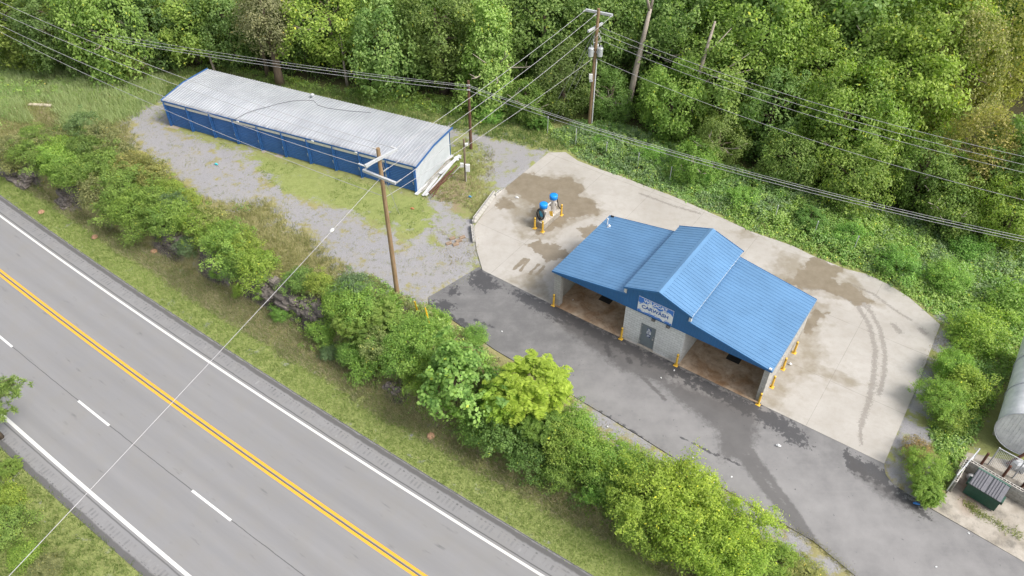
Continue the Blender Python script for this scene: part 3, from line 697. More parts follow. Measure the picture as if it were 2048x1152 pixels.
# ------------------------------------------------------------------ storage building
SY = -0.42069; SO = (-33.09, 65.56, -.12); SW, SDp, SE, SR, SB = 27.2, 6.10, 2.80, 3.15, 3.08
sto = thing('storage_building', 'long low storage building with blue roll up doors and ribbed grey metal roof', 'storage building', SO, SY)
NP = 10; PX = [i*2.72 for i in range(NP+1)]
def mat_galvroof():
    q = NT('weathered_galvanised_roof'); co = q.co(); st = q.noise(1.0, q.mp(co, (3.2, .25, 1)), 5, .7); b = q.noise(.4, co, 5, .6); f = q.noise(14, co, 4, .8)
    c = q.mix(q.rng(b, .3, .7), (.43, .45, .485), (.575, .595, .63)); c = q.mix(q.rng(st, .5, .75, 0, .5), c, (.37, .385, .41))
    c = q.mix(q.rng(f, .68, .76), c, (.2, .19, .19))
    sy_ = q.n('ShaderNodeSeparateXYZ'); q.l(co, sy_.inputs[0])
    c = q.mix(q.math('MULTIPLY', q.rng(sy_.outputs[1], -.35, .3, 1, 0), q.rng(st, .35, .55), clamp=True), c, (.12, .11, .11))
    return q.done(c, .45, .35, .5)
M_sroof = mat_galvroof()
m = MB(); m.ribbed((-.25, -.10, SE-.005), (0, SDp/2+.11, SR-SE+.015), (SW+.5, 0, 0), .302, .038, .09, .03, flip=True); m.build('roof_panel', M_sroof, sto)
m = MB(); m.ribbed((-.25, SDp+.36, SB-.03), (0, -(SDp/2+.37), SR-SB+.04), (SW+.5, 0, 0), .302, .038, .09, .03); m.build('roof_panel', M_sroof, sto)
boxes('base_slab', [((-.25, -.45, -.05), (SW+.25, SDp+.2, .14))], plain('sill_concrete', (.42, .36, .28), .9, var=.3, scale=5), sto)
CW_ = plain('cream_steel', (.85, .82, .74), .6, var=.12)
M_pale = plain('pale_ribbed_steel', (.60, .64, .665), .55, var=.06, scale=3)
for x, nm in ((SW+.04, 1), (-.04, -1)):
    m = MB(); x1 = x+.02*nm
    pts = [(0, .10), (SDp, .10), (SDp, SB-.08), (SDp/2, SR-.06), (0, SE-.08)]
    vs = [(x, y, z) for y, z in pts]+[(x1, y, z) for y, z in pts]; n = 5
    m.add(vs, [tuple(range(n)), tuple(range(2*n-1, n-1, -1))]+[(i, i+n, (i+1) % n+n, (i+1) % n) for i in range(n)])
    y = .2
    while y < SDp-.1:
        zt = SE-.1+(SR-SE)*y/(SDp/2) if y < SDp/2 else SB-.1+(SR-SB)*(SDp-y)/(SDp/2)
        m.box((min(x1, x1+.022*nm)+.001*nm, y-.02, .11), (max(x1, x1+.022*nm)+.001*nm, y+.02, zt)); y += .203
    m.build('gable_wall', M_pale, sto)
boxes('rear_wall', [((0, SDp-.02, .14), (SW, SDp+.04, SB-.06))], M_pale, sto)
boxes('door_header', [((.0, -.07, SE-.42), (SW, .10, SE-.06))], CW_, sto)
boxes('eave_trim', [((-.27, -.14, SE-.13), (SW+.27, -.102, SE+.015))], M_stblue, sto)
for x in (-.265, SW+.265):
    k_ = .22 if x < 0 else -.22
    m = MB(); m.beam((x, -.14, SE-.03), (x, SDp/2, SR-.0), .04, .20); m.beam((x, SDp+.38, SB-.03), (x, SDp/2, SR-.0), .04, .20); m.build('rake_trim', M_stblue, sto)
    boxes('corner_trim', [((x-.02+k_, -.05, .14), (x+.02+k_, .06, SE-.1))], M_stblue, sto); boxes('corner_trim', [((x-.03+k_*.86, SDp+.045, .14), (x+.03+k_*.86, SDp+.1, SB-.08))], M_stblue, sto)
for i, x in enumerate(PX):
    wd = .24 if 0 < i < NP else .2
    boxes('pilaster', [((x-wd/2, -.14, .14), (x+wd/2, -.021, SE-.44)), ((x-wd/2+.05, -.22, .14), (x-wd/2+.13, -.141, SE-.14))], M_stblue, sto)
M_shut = mat_metal_blue('roll_door_blue', (.050, .165, .43), .55)
pd = None
for i in range(NP):
    m = MB(); x0, x1 = .13, 2.59; z = .145; k = 0
    while z < SE-.52:
        m.box((x0, -.025 if k % 2 else .015, z), (x1, .06, z+.088)); z += .09; k += 1
    if pd is None:
        pd = m.build('roll_up_door', M_shut, sto, (PX[i], 0, 0)); 
        lt = boxes('latch', [((2.42, -.05, 1.0), (2.52, -.012, 1.12)), ((2.45, -.045, .82), (2.50, -.012, .98))], M_trim, pd)
    else:
        c = pd.copy(); COL.objects.link(c); c.location = (PX[i], 0, 0); lc = lt.copy(); COL.objects.link(lc); lc.parent = c
for x in (8.9, 17.1, 21.6):
    boxes('flood_lamp', [((x-.12, -.30, SE-.08), (x+.12, -.22, SE+.02)), ((x-.03, -.219, SE-.06), (x+.03, -.141, SE-.01))], M_trim, sto)
# ------------------------------------------------------------------ cable lying on the storage roof
rc, rs = math.cos(SY), math.sin(SY)
def sto_w(x, y, z): return (SO[0]+x*rc-y*rs, SO[1]+x*rs+y*rc, SO[2]+z)
def roofz(y): return SE+(SR-SE)*(y+.3)/(SDp/2+.3)+.05 if y < SDp/2 else SB+(SR-SB)*(SDp-y)/(SDp/2)+.05
rp = [(8.5, -.3), (8.7, .2), (8.9, .9), (9.5, 1.8), (10.2, 2.5), (11.0, 3.6), (11.7, 4.4), (12.6, 5.0), (13.4, 5.3), (14.3, 4.7), (15.4, 4.6), (17.5, 5.0), (19.5, 5.6)]
m = MB(); m.tube([sto_w(x, y, roofz(y)+.02) for x, y in rp], .016, 6)
tag(m.build('roof_cable', M_black, smooth=True), 'thin black cable lying loosely across the storage roof', 'cable')
m = MB(); m.lathe([(.10, 0), (.10, .22), (.2, .24), (.18, .34), (.04, .42)], sto_w(12.9, SDp-.25, roofz(SDp-.25)-.03), 12)
tag(m.build('roof_vent_cap', M_galv), 'small metal vent cap on the rear edge of the storage roof', 'vent')
# ------------------------------------------------------------------ bollards
def make_bollard(h):
    t = thing('bollard', '', 'bollard')
    m = MB(); m.lathe([(.075, .02), (.075, h-.09)], seg=14); m.build('post', M_yellow, t, smooth=False)
    m = MB(); m.lathe([(.079, h-.09), (.079, h-.05), (.065, h-.02), (.03, h)], seg=14); m.build('cap', M_yellow, t, smooth=True)
    m = MB(); m.lathe([(.076, h-.16), (.080, h-.155), (.080, h-.125), (.076, h-.12)], seg=14); m.build('band', M_iron, t)
    boxes('foot_plate', [((-.15, -.15, 0), (.15, .15, .02))], M_yellow, t)
    return t
bol = [(1107, 610, 'yellow bollard at the outer corner of the left bay'), (1242, 677, 'yellow bollard between the left bay and the grey block wall'),
       (1352, 730, 'yellow bollard between the grey block wall and the right bay'), (1516.5, 808, 'yellow bollard at the outer front corner of the right bay'),
       (1543, 774, 'yellow bollard beside the right end wall, nearest the drive'), (1565.5, 738, 'middle one of three yellow bollards along the right end wall'), (1588, 705.5, 'yellow bollard beside the right end wall, farthest from the drive'),
       (1069.4, 456.4, 'yellow bollard at the left corner of the vacuum island near the hose'), (1085, 463.5, 'yellow bollard at the front corner of the vacuum island'), (1122.5, 430, 'yellow bollard at the far right end of the vacuum island')]
for i, (u, v, lab) in enumerate(bol):
    x, y = gp(u, v, .05); z = .05 if i > 3 else .03
    if i == 0: b0 = make_bollard(1.08); b0.location = (x, y, z); b0.rotation_euler = (0, 0, YW); b0['label'] = lab; b0['group'] = 'yellow bollards around the car wash'
    else: dup(b0, (x, y, z), YW, lab)
# ------------------------------------------------------------------ vacuum island
VA = gp(1087.8, 459.8, .05); VB = gp(1120.2, 431, .05); vd = VB-VA; VL = float(np.hypot(*vd)); VY = math.atan2(vd[1], vd[0]); VW = .78
isl = thing('vacuum_island', 'low concrete block island carrying the two vacuums', 'island', (float(VA[0]), float(VA[1]), .05), VY)
boxes('base', [((0, 0, 0), (VL, VW, .52))], mat_block('island_block', (.52, .48, .43), (.3, .27, .24), dirt=.8), isl)
boxes('cap_slab', [((-.02, -.02, .521), (VL+.02, VW+.02, .58))], M_isl, isl)
def islw(x, y, z=.58): return (VA[0]+x*math.cos(VY)-y*math.sin(VY), VA[1]+x*math.sin(VY)+y*math.cos(VY), .05+z)
def vacuum(x, lab, disp):
    t = thing('vacuum', lab, 'vacuum', islw(x, VW/2), VY, 'coin vacuums on the island')
    m = MB(); m.lathe([(.25, 0), (.25, 1.28), (.24, 1.32)], seg=24); m.build('cylinder', M_steel, t, smooth=False)
    m = MB(); m.lathe([(.32, 1.30), (.335, 1.31), (.335, 1.60), (.31, 1.64), (.15, 1.665), (.02, 1.67)], seg=28); m.build('dome', M_cap, t, smooth=True)
    boxes('coin_box', [((-.09, -.32, .7), (.09, -.24, .98))], M_steel, t)
    m = MB()
    if disp:
        pts = []
        for k in range(3):
            for i in range(14):
                a = -math.pi/2+2*math.pi*i/14; pts.append((-.34-.05*k, .36*math.cos(a)*(1-.05*k)+.02, .78+.52*math.sin(a)*(1-.06*k)))
        pts = [(-.26, .1, 1.2), (-.3, .3, 1.15)]+pts+[(-.5, .1, .35), (-.52, -.1, .2)]
        m.tube(pts, .042, 7)
        boxes('display_panel', [((-.335, -.17, .55), (-.29, .17, 1.22))], M_disp, t); boxes('hose_hook', [((-.40, -.03, 1.24), (-.25, .03, 1.30))], M_steel, t)
    else:
        m.tube([(.2, -.1, 1.25), (.36, -.12, 1.15), (.42, -.14, .8), (.44, -.2, .4), (.52, -.3, .15), (.62, -.34, .06)], .045, 7)
    m.build('hose', M_black, t, smooth=True)
    return t
vacuum(.42, 'steel vacuum with blue cap, coiled black hose and light blue panel', True); vacuum(VL-.52, 'steel vacuum with blue cap and hose hanging at the far end', False)
t = thing('mat_rack', 'grey steel board with clips standing between the two vacuums', 'rack', islw(VL/2, VW/2+.05), VY)
boxes('board', [((-.42, -.02, .12), (.42, .03, 1.05))], M_steel, t); boxes('leg', [((-.38, -.03, 0), (-.32, .04, .12))], M_steel, t); boxes('leg', [((.32, -.03, 0), (.38, .04, .12))], M_steel, t)
boxes('clip', [((-.3, -.06, .8), (-.22, -.021, .98))], M_iron, t); boxes('clip', [((.2, -.06, .8), (.28, -.021, .98))], M_iron, t); boxes('top_rail', [((-.44, -.03, 1.051), (.44, .04, 1.09))], M_white, t)
t = thing('caution_sign', 'small yellow folded sign leaning on the vacuum island', 'sign', islw(VL/2+.1, .12), VY)
m = MB(); m.beam((-.12, -.06, .04), (-.0, .12, .42), .32, .02, (1, 0, 0)); m.build('panel', M_yellow, t); boxes('stand', [((-.2, -.1, 0), (.2, .14, .04))], M_white, t)
boxes('print', [((-.1, -.075, .12), (-.02, -.07, .2))], M_iron, t)
# ------------------------------------------------------------------ hollow block wall along the pad
bw = thing('block_wall', 'low wall of loose hollow grey blocks along the concrete edge', 'wall', (0, 0, .0))
def hollow_block(parent, p, ang, zz):
    L, W_, Hh = .395, .20, .195; m = MB()
    for x0, x1, y0, y1 in ((-L/2, L/2, -W_/2, -W_/2+.04), (-L/2, L/2, W_/2-.04, W_/2), (-L/2, -L/2+.04, -.06, .06), (L/2-.04, L/2, -.06, .06), (-.02, .02, -.06, .06)):
        m.box((x0, y0, 0), (x1, y1, Hh))
    m.box((-L/2+.04, -.06, .002), (L/2-.04, .06, .05))
    o = m.build('block', M_hblock, parent); o.location = (p[0], p[1], zz); o.rotation_euler = (0, 0, ang); return o
M_hblock = plain('grey_hollow_block', (.60, .58, .54), .92, var=.35, scale=5)
wl_ = gpl([(1003, 384), (990, 394), (946, 453), (950, 486)]); r = random.Random(4); hb = None
for (a, b), n3 in zip(zip(wl_[:-1], wl_[1:]), (1, 3, 2)):
    L = np.linalg.norm(b-a); n = int(L/.41); ang = math.atan2(*(b-a)[::-1]); u = (b-a)/L; off = np.array([-u[1], u[0]])*(-.08)
    for lay in range(n3):
        for i in range(n):
            if lay == n3-1 and r.random() < .12: continue
            p = a+u*(.2+.41*i+(.2 if lay % 2 else 0))+off
            if hb is None: hb = hollow_block(bw, p, ang, .02)
            else: c = hb.copy(); COL.objects.link(c)
            (hb if lay == 0 and i == 0 and n3 == 1 else c).location = (p[0], p[1], .02+.2*lay); (hb if lay == 0 and i == 0 and n3 == 1 else c).rotation_euler = (0, 0, ang+r.uniform(-.04, .04))
# ------------------------------------------------------------------ scrap pile beside the storage building
DB = [(a, b) for a, b in [((836, 387), (893, 328)), ((845, 388), (905, 322)), ((852, 392), (890, 350)), ((843, 391), (918, 318)), ((838, 384), (870, 352)), ((866, 360), (912, 312))]]
sc = [('white', (832, 388), (884, 342), .30, 'broad white trim board lying along the foot of the pale gable wall'), ('white', (846, 391), (874, 356), .22, 'short white metal trim in the middle of the scrap pile'), ('grey', (858, 368), (900, 322), .30, 'long dull grey sheet lying under the scrap pile'),
      ('white', (852, 393), (905, 330), .14, 'thin white trim strip between grey sheet and rusty bars'), ('white', (880, 350), (921, 313), .28, 'crumpled white trim at the far end of the scrap pile'), ('grey', (841, 383), (880, 348), .25, 'grey flat board beside the broad white trim'),
      ('white', (866, 358), (884, 341), .34, 'small square white panel on top of the scrap pile'), ('rust', (858, 388), (901, 345), .09, 'straight rusty bar lying uppermost along the scrap pile'), ('rust', (861, 392), (914, 335), .09, 'longest rusty bar, crossing the scrap pile at its outer side'),
      ('rust', (866, 398), (893, 357), .07, 'short rusty bar sticking out at the near end of the scrap pile'), ('rust', (869, 381), (905, 350), .07, 'rusty bar half hidden below the longest rusty bar'), ('white', (886, 322), (905, 311), .4, 'pale tattered sheet at the rear tip of the scrap pile'), ('grey', (896, 358), (921, 334), .09, 'grey pipe on the grass outside the rusty bars')]
SCM = {'white': plain('white_scrap_metal', (.66, .67, .68), .5, .1, var=.2, scale=3), 'grey': plain('grey_scrap_board', (.38, .37, .34), .85, var=.3, scale=3), 'rust': M_rust}
for i, (k, a, b, wd, lab) in enumerate(sc):
    p, q_ = gp(*a, .15), gp(*b, .15); z = .08+.05*(i % 5)+(.12 if k == 'rust' else 0)
    m = MB(); m.beam((*p, z), (*q_, z+r.uniform(0, .08)), wd, .03 if k != 'rust' else .07)
    d = (q_-p)/np.linalg.norm(q_-p); s_ = np.array([-d[1], d[0]])*wd/2
    if k == 'white': m.beam((*(p+s_), z+.035), (*(q_+s_), z+.035+r.uniform(0, .08)), .02, .06)
    tag(m.build('scrap_bar' if k == 'rust' else 'scrap_board', SCM[k]), lab, 'scrap metal' if k != 'grey' else 'scrap board', 'scrap pile beside the storage building')
m = MB(); x, y = gp(915, 317, .25); m.tube([(x+.28*math.cos(a), y+.28*math.sin(a), .28) for a in np.linspace(0, 5.2, 14)], .07, 8)
tag(m.build('coiled_pipe', SCM['white'], smooth=True), 'white curled pipe at the far end of the scrap pile', 'pipe', 'scrap pile beside the storage building')
# ------------------------------------------------------------------ utility poles
def pole(name, lab, x, y, h, r0, r1, mat, lean=(0, 0), z=0):
    t = thing(name, lab, 'utility pole', (x, y, z))
    m = MB(); m.tube([(lean[0]*k, lean[1]*k, -.3*(k == 0)+h*k) for k in (0, .25, .5, .75, 1)], [r0+(r1-r0)*k for k in (0, .25, .5, .75, 1)], 14); m.build('shaft', mat, t)
    return t
P1 = np.array([-8.357, 40.93]); P2 = np.array([7.381, 64.72]); P3 = np.array([-3.862, 61.415])
p1 = pole('utility_pole', 'nearest wooden utility pole with two crossed steel arms beside the gravel yard', *P1, 12.75, .175, .125, M_pole)
def arm(parent, z, ang, L, c=(0, 0), sec=.16):
    m = MB(); d = Vector((math.cos(ang), math.sin(ang), 0))*L/2; c = Vector((c[0], c[1], z)); m.beam(c-d, c+d, sec, sec*1.05)
    o = m.build('crossarm', M_galv, parent)
    return c-d, c+d
def insulator(parent, p, q):
    p, q = Vector(p), Vector(q); d = q-p; m = MB(); n = 7
    m.tube([p+d*(i/(2*n)) for i in range(2*n+1)], [.022 if i % 2 else .06 for i in range(2*n+1)], 10)
    return m.build('insulator', M_insul, parent)
A11 = arm(p1, 12.15, math.radians(48.5), 2.64, (.16, -.12)); A12 = arm(p1, 10.75, math.radians(-32.8), 2.7, (-.12, -.17))
p2 = pole('utility_pole', 'tall wooden utility pole with three grey transformers beside the forest', *P2, 11.95, .19, .13, M_pole, (0.0, 0))
A21 = arm(p2, 11.55, math.radians(-27.5), 2.5, (.08, .15), .19); A22 = arm(p2, 10.25, math.radians(51), 2.2, (-.16, .1), .17)
tr0 = None
for dx, dy in ((-.42, -.28), (.40, -.25), (.08, .48)):
    m = MB(); m.lathe([(.22, 0), (.24, .03), (.24, .72), (.26, .75), (.22, .80), (.06, .83)], seg=18)
    o = m.build('transformer', plain('transformer_grey', (.47, .50, .51), .45, .1, var=.08), p2, (dx, dy, 7.75), smooth=False)
    m = MB(); m.tube([(0, 0, .82), (0, 0, .9), (.0, 0, 1.0), (0, 0, 1.08)], [.05, .035, .05, .02], 8); m.tube([(.12, .05, .8), (.12, .05, 1.0)], .025, 7); m.build('bushing', M_insul, o)
m = MB(); m.beam((-.45, -.1, 8.1), (.45, -.1, 8.1), .06, .1); m.beam((0, -.1, 8.1), (.08, .4, 8.1), .06, .1); m.build('transformer_bracket', M_galv, p2)
m = MB(); m.tube([(.20, -.16, -.2), (.19, -.16, 3), (.17, -.15, 7.2), (.14, -.12, 7.4)], .055, 8); m.build('conduit', M_white, p2)
boxes('meter_box', [((-.42, -.35, 5.55), (-.10, -.12, 6.0))], M_trim, p2); boxes('box_bracket', [((-.2, -.3, 5.3), (-.05, -.1, 5.45)), ((-.35, -.3, 5.25), (-.22, -.2, 5.5))], M_galv, p2)
m = MB(); r2 = random.Random(8)
for k in range(5):
    a = r2.uniform(0, 6.28); m.tube([(.1*math.cos(a), .1*math.sin(a), 8.6+.25*k), (.45*math.cos(a), .45*math.sin(a), 8.8+.25*k), (.35*math.cos(a+.8), .35*math.sin(a+.8), 9.3+.2*k), (.1, 0, 9.9)], .022, 5)
m.build('jumper_wire', M_cable, p2, smooth=True)
m = MB()
for a in (.3, 1.9, 4.0): m.tube([(.15*math.cos(a), .15*math.sin(a), 9.0), (.42*math.cos(a), .42*math.sin(a), 9.0), (.44*math.cos(a), .44*math.sin(a), 9.35)], [.03, .03, .045], 7)
m.build('fuse_cutout', M_insul, p2)
p3 = pole('utility_pole', 'slim dark brown pole standing behind the storage building gable', *P3, 6.9, .15, .11, M_pole2)
boxes('cable_clamp', [((-.16, -.17, 6.05), (.16, -.10, 6.15)), ((-.16, -.17, 6.5), (.16, -.10, 6.58))], M_galv, p3)
x, y = gp(931.5, 362)
p4 = thing('meter_post', 'short wooden post with grey electric boxes beside the scrap pile', 'post', (float(x), float(y), 0))
m = MB(); m.tube([(0, 0, -.2), (.0, 0, 2), (0, 0, 4.25)], [.10, .095, .085], 12); m.build('shaft', M_post, p4)
boxes('electric_box', [((.05, -.32, 1.15), (.42, -.09, 1.85))], M_white, p4, .02); boxes('electric_box', [((-.42, -.10, 1.45), (-.11, .12, 1.85))], M_trim, p4, .02)
boxes('lamp', [((.08, -.25, 3.75), (.34, -.05, 3.9))], M_white, p4); m = MB(); m.tube([(.06, -.08, 1.2), (.06, -.08, -.1)], .03, 6); m.build('conduit', M_galv, p4)
# ------------------------------------------------------------------ wires
def span(name, a, b, sag, rad, lab, cat='wire', mat=None, group=None, n=28, ins=True):
    a, b = np.array(a, float), np.array(b, float); t = np.linspace(0, 1, n)[:, None]
    P = a+(b-a)*t; P[:, 2] -= 4*sag*(t*(1-t))[:, 0]
    m = MB(); m.tube([tuple(p) for p in P], rad, 5, False)
    return tag(m.build(name, mat or M_wire, smooth=True), lab, cat, group)
def far_pt(u, v, z, start, k):
    q_ = gp(u, v, z); d = q_-np.array(start[:2]); e = np.array(start[:2])+d*k; return (*e, z)
W3 = lambda base, p: (base[0]+p[0], base[1]+p[1], p[2])
d12 = (P2-P1)/np.linalg.norm(P2-P1); d21 = -d12
L0, L1 = W3(P1, A12[0]), W3(P1, A12[1]); T0, T1 = W3(P2, A21[0]), W3(P2, A21[1]); mid = lambda a, b: tuple((np.array(a)+np.array(b))/2)
pa = [L0, (P1[0]+.1, P1[1]+.1, 10.95), L1]; pb = [T0, (P2[0]-.2, P2[1]-.1, 11.5), T1]
for i, (a, b) in enumerate(zip(pa, pb)):
    span('power_line', a, b, .35, .016, ['power line from the near pole to the left arm end of the transformer pole', 'power line from the near pole to the top arm middle of the transformer pole', 'power line from the near pole to the right arm end of the transformer pole'][i], group='power lines between near pole and transformer pole')
    dd_ = np.array([*d12, .0]); insulator(p1, np.array(a)-np.array([*P1, 0]), np.array(a)+dd_*.5-np.array([*P1, 0])); insulator(p2, np.array(b)-np.array([*P2, 0]), np.array(b)-dd_*.5-np.array([*P2, 0]))
span('neutral_line', (P1[0], P1[1], 9.0), (P2[0]-.15, P2[1]-.1, 7.5), .3, .014, 'lowest line between near pole and transformer pole, below the transformers')
U0, U1 = W3(P1, A11[0]), W3(P1, A11[1])
for i, (a, (u, v), z, lab) in enumerate([(U1, (0, 12), 12.2, 'topmost line running left from the near pole over the storage roof'), ((P1[0], P1[1]+.2, 12.5), (0, 35), 12.3, 'second line from the top running left over the storage roof'),
                                         (U0, (0, 59), 12.2, 'third line from the top running left across the blue storage doors'), ((P1[0], P1[1], 9.1), (0, 71), 9.4, 'lowest line running left from the near pole over the gravel yard')]):
    e = far_pt(u, v, z-.6, a, 1.15); span('power_line', a, (e[0], e[1], z+.4), 1.0, .016, lab, group='power lines running left from the near pole')
    if i < 3:
        dd_ = np.array(e)-np.array(a); dd_ = dd_/np.linalg.norm(dd_)*.5; insulator(p1, np.array(a)-np.array([*P1, 0]), np.array(a)+dd_-np.array([*P1, 0]))
e = far_pt(40, 1125, 11.0, (P1[0], P1[1]), 1.25); span('span_guy_wire', (P1[0]-.1, P1[1]-.15, 10.6), (e[0], e[1], 11.1), .12, .014, 'single pale wire crossing the highway from the near pole', cat='wire')
m = MB(); qq = np.array([P1[0], P1[1], 10.6])+.17*(np.array([e[0], e[1], 11.1])-np.array([P1[0], P1[1], 10.6])); dv = (np.array(e)-np.array([*P1, 10.6])); dv = dv/np.linalg.norm(dv)
m.tube([qq-dv*.18, qq-dv*.1, qq+dv*.1, qq+dv*.18], [.03, .09, .09, .03], 10); tag(m.build('strain_insulator', M_white), 'white strain insulator on the wire crossing the highway', 'insulator')
rs_ = [((P2[0]+.35, P2[1]-.05, 10.3), (2048, 323), 11.0), ((P2[0]+.3, P2[1]-.2, 9.9), (2048, 339), 10.6), ((P2[0]+.25, P2[1]-.25, 9.3), (2048, 354), 10.2), ((P2[0]+.15, P2[1]-.2, 7.5), (2013, 400), 8.4)]
for i, (a, (u, v), z) in enumerate(rs_):
    e = far_pt(u, v, z-.8, a, 1.12); span('power_line', a, (*e[:2], z), 1.0, .016, ['uppermost line running right from the transformer pole before the forest', 'second line running right from the transformer pole before the forest', 'third line running right from the transformer pole before the forest', 'lone lowest line running right from the transformer pole below the other three'][i], group='power lines running right from the transformer pole')
for i, (dz, off) in enumerate(((6.55, 0), (6.40, .12), (6.05, -.05))):
    a = (P3[0], P3[1]-.15, dz); e = far_pt(0, 31+8*i-(4 if i == 2 else 0), dz-.25, a, 1.1); e2 = far_pt(2048, 488+5*i, dz-.9, a, 1.12)
    span('telephone_cable', (e[0], e[1], dz+.3), a, .75, .017 if i else .013, ['upper of the cables from the left edge to the slim dark pole', 'middle of the cables from the left edge to the slim dark pole', 'lower of the cables from the left edge to the slim dark pole'][i], 'cable', M_cable, 'cables left of the slim dark pole')
    span('telephone_cable', a, (e2[0], e2[1], dz+.1), 1.1, (.014, .021, .015)[i], ['upper of the cables from the slim dark pole along the weedy bank', 'thick middle cable from the slim dark pole along the weedy bank', 'lower of the cables from the slim dark pole along the weedy bank'][i], 'cable', M_cable, 'cables right of the slim dark pole')
for i, (u, v, z) in enumerate(((1090, 246, 10.2), (1108, 244, 9.8), (1118, 240, 8.3))):
    x, y = gp(u, v); span('guy_wire', (P2[0]-.1, P2[1], z), (float(x), float(y), 0), .02, .014, ['left guy wire slanting from the transformer pole to the weeds', 'middle guy wire slanting from the transformer pole to the weeds', 'right guy wire slanting from the transformer pole to the weeds'][i], 'guy wire', M_cable, 'guy wires of the transformer pole', n=8)
for i, (u, v) in enumerate(((795, 425), (800, 430))):
    x, y = gp(u, v); span('guy_wire', (P1[0]+.1, P1[1]+.1, (12.0, 10.6)[i]), (float(x), float(y), 0), .02, .012, ['upper guy wire from the near pole down to the gravel', 'lower guy wire from the near pole down to the gravel'][i], 'guy wire', M_cable, 'guy wires of the near pole', n=6)
for (u0, v0), (u1, v1), lab in (((829, 602), (836, 628), 'thin yellow guy wire guard nearer the near pole'), ((850, 614), (864, 668), 'long yellow guy wire guard beside the asphalt corner')):
    x, y, g = at(u1, v1, .0); x1, y1 = gp(u0, v0, g+2.2); t = thing('guy_guard', lab, 'guy guard', (x, y, g), 0, 'yellow guards on the slope')
    m = MB(); m.tube([(0, 0, 0), ((x1-x)*.98, (y1-y)*.98, 2.15)], [.065, .05], 8); m.build('guard', M_yguy, t); m = MB(); m.tube([((x1-x)*.98, (y1-y)*.98, 2.15), ((x1-x)*1.05, (y1-y)*1.05, 2.32)], .018, 6); m.build('rod_end', M_galv, t)
# ------------------------------------------------------------------ thin steel fence posts along the weeds
fp = None
for (u, v), lab in (((1095, 266), 'thin steel fence post in the weeds left of the transformer pole'), ((1151, 290), 'thin steel fence post above the top corner of the concrete'), ((1211, 318), 'thin steel fence post in the weeds, second above the concrete'), ((1274, 340), 'thin steel fence post in the weeds right below the dead trunk'),
                    ((1338, 368), 'thin steel fence post in the weeds behind the left bay roof'), ((1547, 446), 'thin steel fence post in the weeds behind the right bay roof'), ((1625, 478), 'thin steel fence post above the wet corner of the concrete'), ((1704, 508), 'thin steel fence post at the bend of the weedy bank')):
    x, y = gp(u, v)
    if fp is None:
        fp = thing('fence_post', lab, 'fence post', (float(x), float(y), 0), 0, 'steel posts of the overgrown fence')
        m = MB(); m.tube([(0, 0, 0), (0, 0, 1.75)], .032, 6); m.build('post', M_galv, fp); boxes('post_cap', [((-.04, -.04, 1.751), (.04, .04, 1.78))], M_galv, fp)
    else: dup(fp, (float(x), float(y), 0), .3, lab)
# ------------------------------------------------------------------ tank, dumpster and yard at the right edge
TX = np.array([30.0, 27.2]); TR = 1.6; TL = 9.0
tk = thing('storage_tank', 'large silver horizontal tank with a flat ribbed end at the right edge', 'tank', (TX[0], TX[1], TR+.45), YW)
M_tank = plain('tank_aluminium', (.88, .90, .92), .45, .12, var=.22, scale=2.2)
m = MB(); n = 40; ringp = [(TR*math.cos(2*math.pi*k/n), TR*math.sin(2*math.pi*k/n)) for k in range(n)]
vs = []; ys = [0, .02]+[.02+TL*i/12 for i in range(1, 13)]
for y in ys: vs += [(a, y, b) for a, b in ringp]
m.add(vs, [(i*n+k, i*n+(k+1) % n, (i+1)*n+(k+1) % n, (i+1)*n+k) for i in range(len(ys)-1) for k in range(n)]); m.build('shell', M_tank, tk, smooth=True)
m = MB(); m.add([(a*.985, .015, b*.985) for a, b in ringp], [tuple(range(n))]); 
x = -TR+.12
while x < TR:
    hh = math.sqrt(max(.01, (TR*.97)**2-x*x)); m.box((x-.012, -.006, -hh), (x+.012, .01, hh)); x += .2
m.build('end_plate', M_tank, tk)
m = MB(); ring2 = [((TR+.03)*math.cos(2*math.pi*k/n), (TR+.03)*math.sin(2*math.pi*k/n)) for k in range(n)]
m.tube([(a, -.0, b) for a, b in ring2+ring2[:1]], .045, 6, False); m.tube([(a, 2.9, b) for a, b in ring2+ring2[:1]], .025, 6, False); m.tube([(a, 5.9, b) for a, b in ring2+ring2[:1]], .025, 6, False); m.build('rim_band', M_galv, tk, smooth=True)
for y in (1.0, 7.0): boxes('saddle', [((-1.3, y, -TR-.45), (1.3, y+.35, -TR+.35))], M_isl, tk)
m = MB(); m.tube([(-.15, -.9, -TR-.3), (.5, -.42, -.6), (1.3, -.05, .5)], .085, 10); tag(m.build('drain_pipe', M_rust, tk), 'rusty pipe slanting across the tank end')
YE = YW+.02; d0 = gp(1937, 985, .06)
dm = thing('dumpster', 'dark green dumpster with ribbed grey lids inside the block enclosure', 'dumpster', (float(d0[0])-.42, float(d0[1])-.05, .06), -.79)
dm.scale = (.94, .94, .92)
M_dgreen = plain('dumpster_green', (.020, .085, .058), .5, .1, var=.3); M_lid = plain('dumpster_lid_grey', (.155, .155, .175), .6, var=.15)
m = MB(); m.prism([(0, .12), (1.85, .12), (1.85, 1.15), (0, 1.15)], .0, .02); m.box((0, .02, .12), (1.85, 1.25, 1.12)); m.box((-.02, 1.26, .12), (1.87, 1.30, 1.34)); m.box((-.05, -.03, 1.121), (1.9, .05, 1.18)); m.build('bin', M_dgreen, dm)
for k in (0, 1):
    m = MB(); m.ribbed((.93*k+.01, -.08, 1.19), (0, 1.30, .17), (.90, 0, 0), .15, .05, .085, .03, flip=True); m.build('lid', M_lid, dm)
for x in (-.13, 1.85): boxes('fork_pocket', [((x, .35, .55), (x+.13, .95, .75))], M_dgreen, dm)
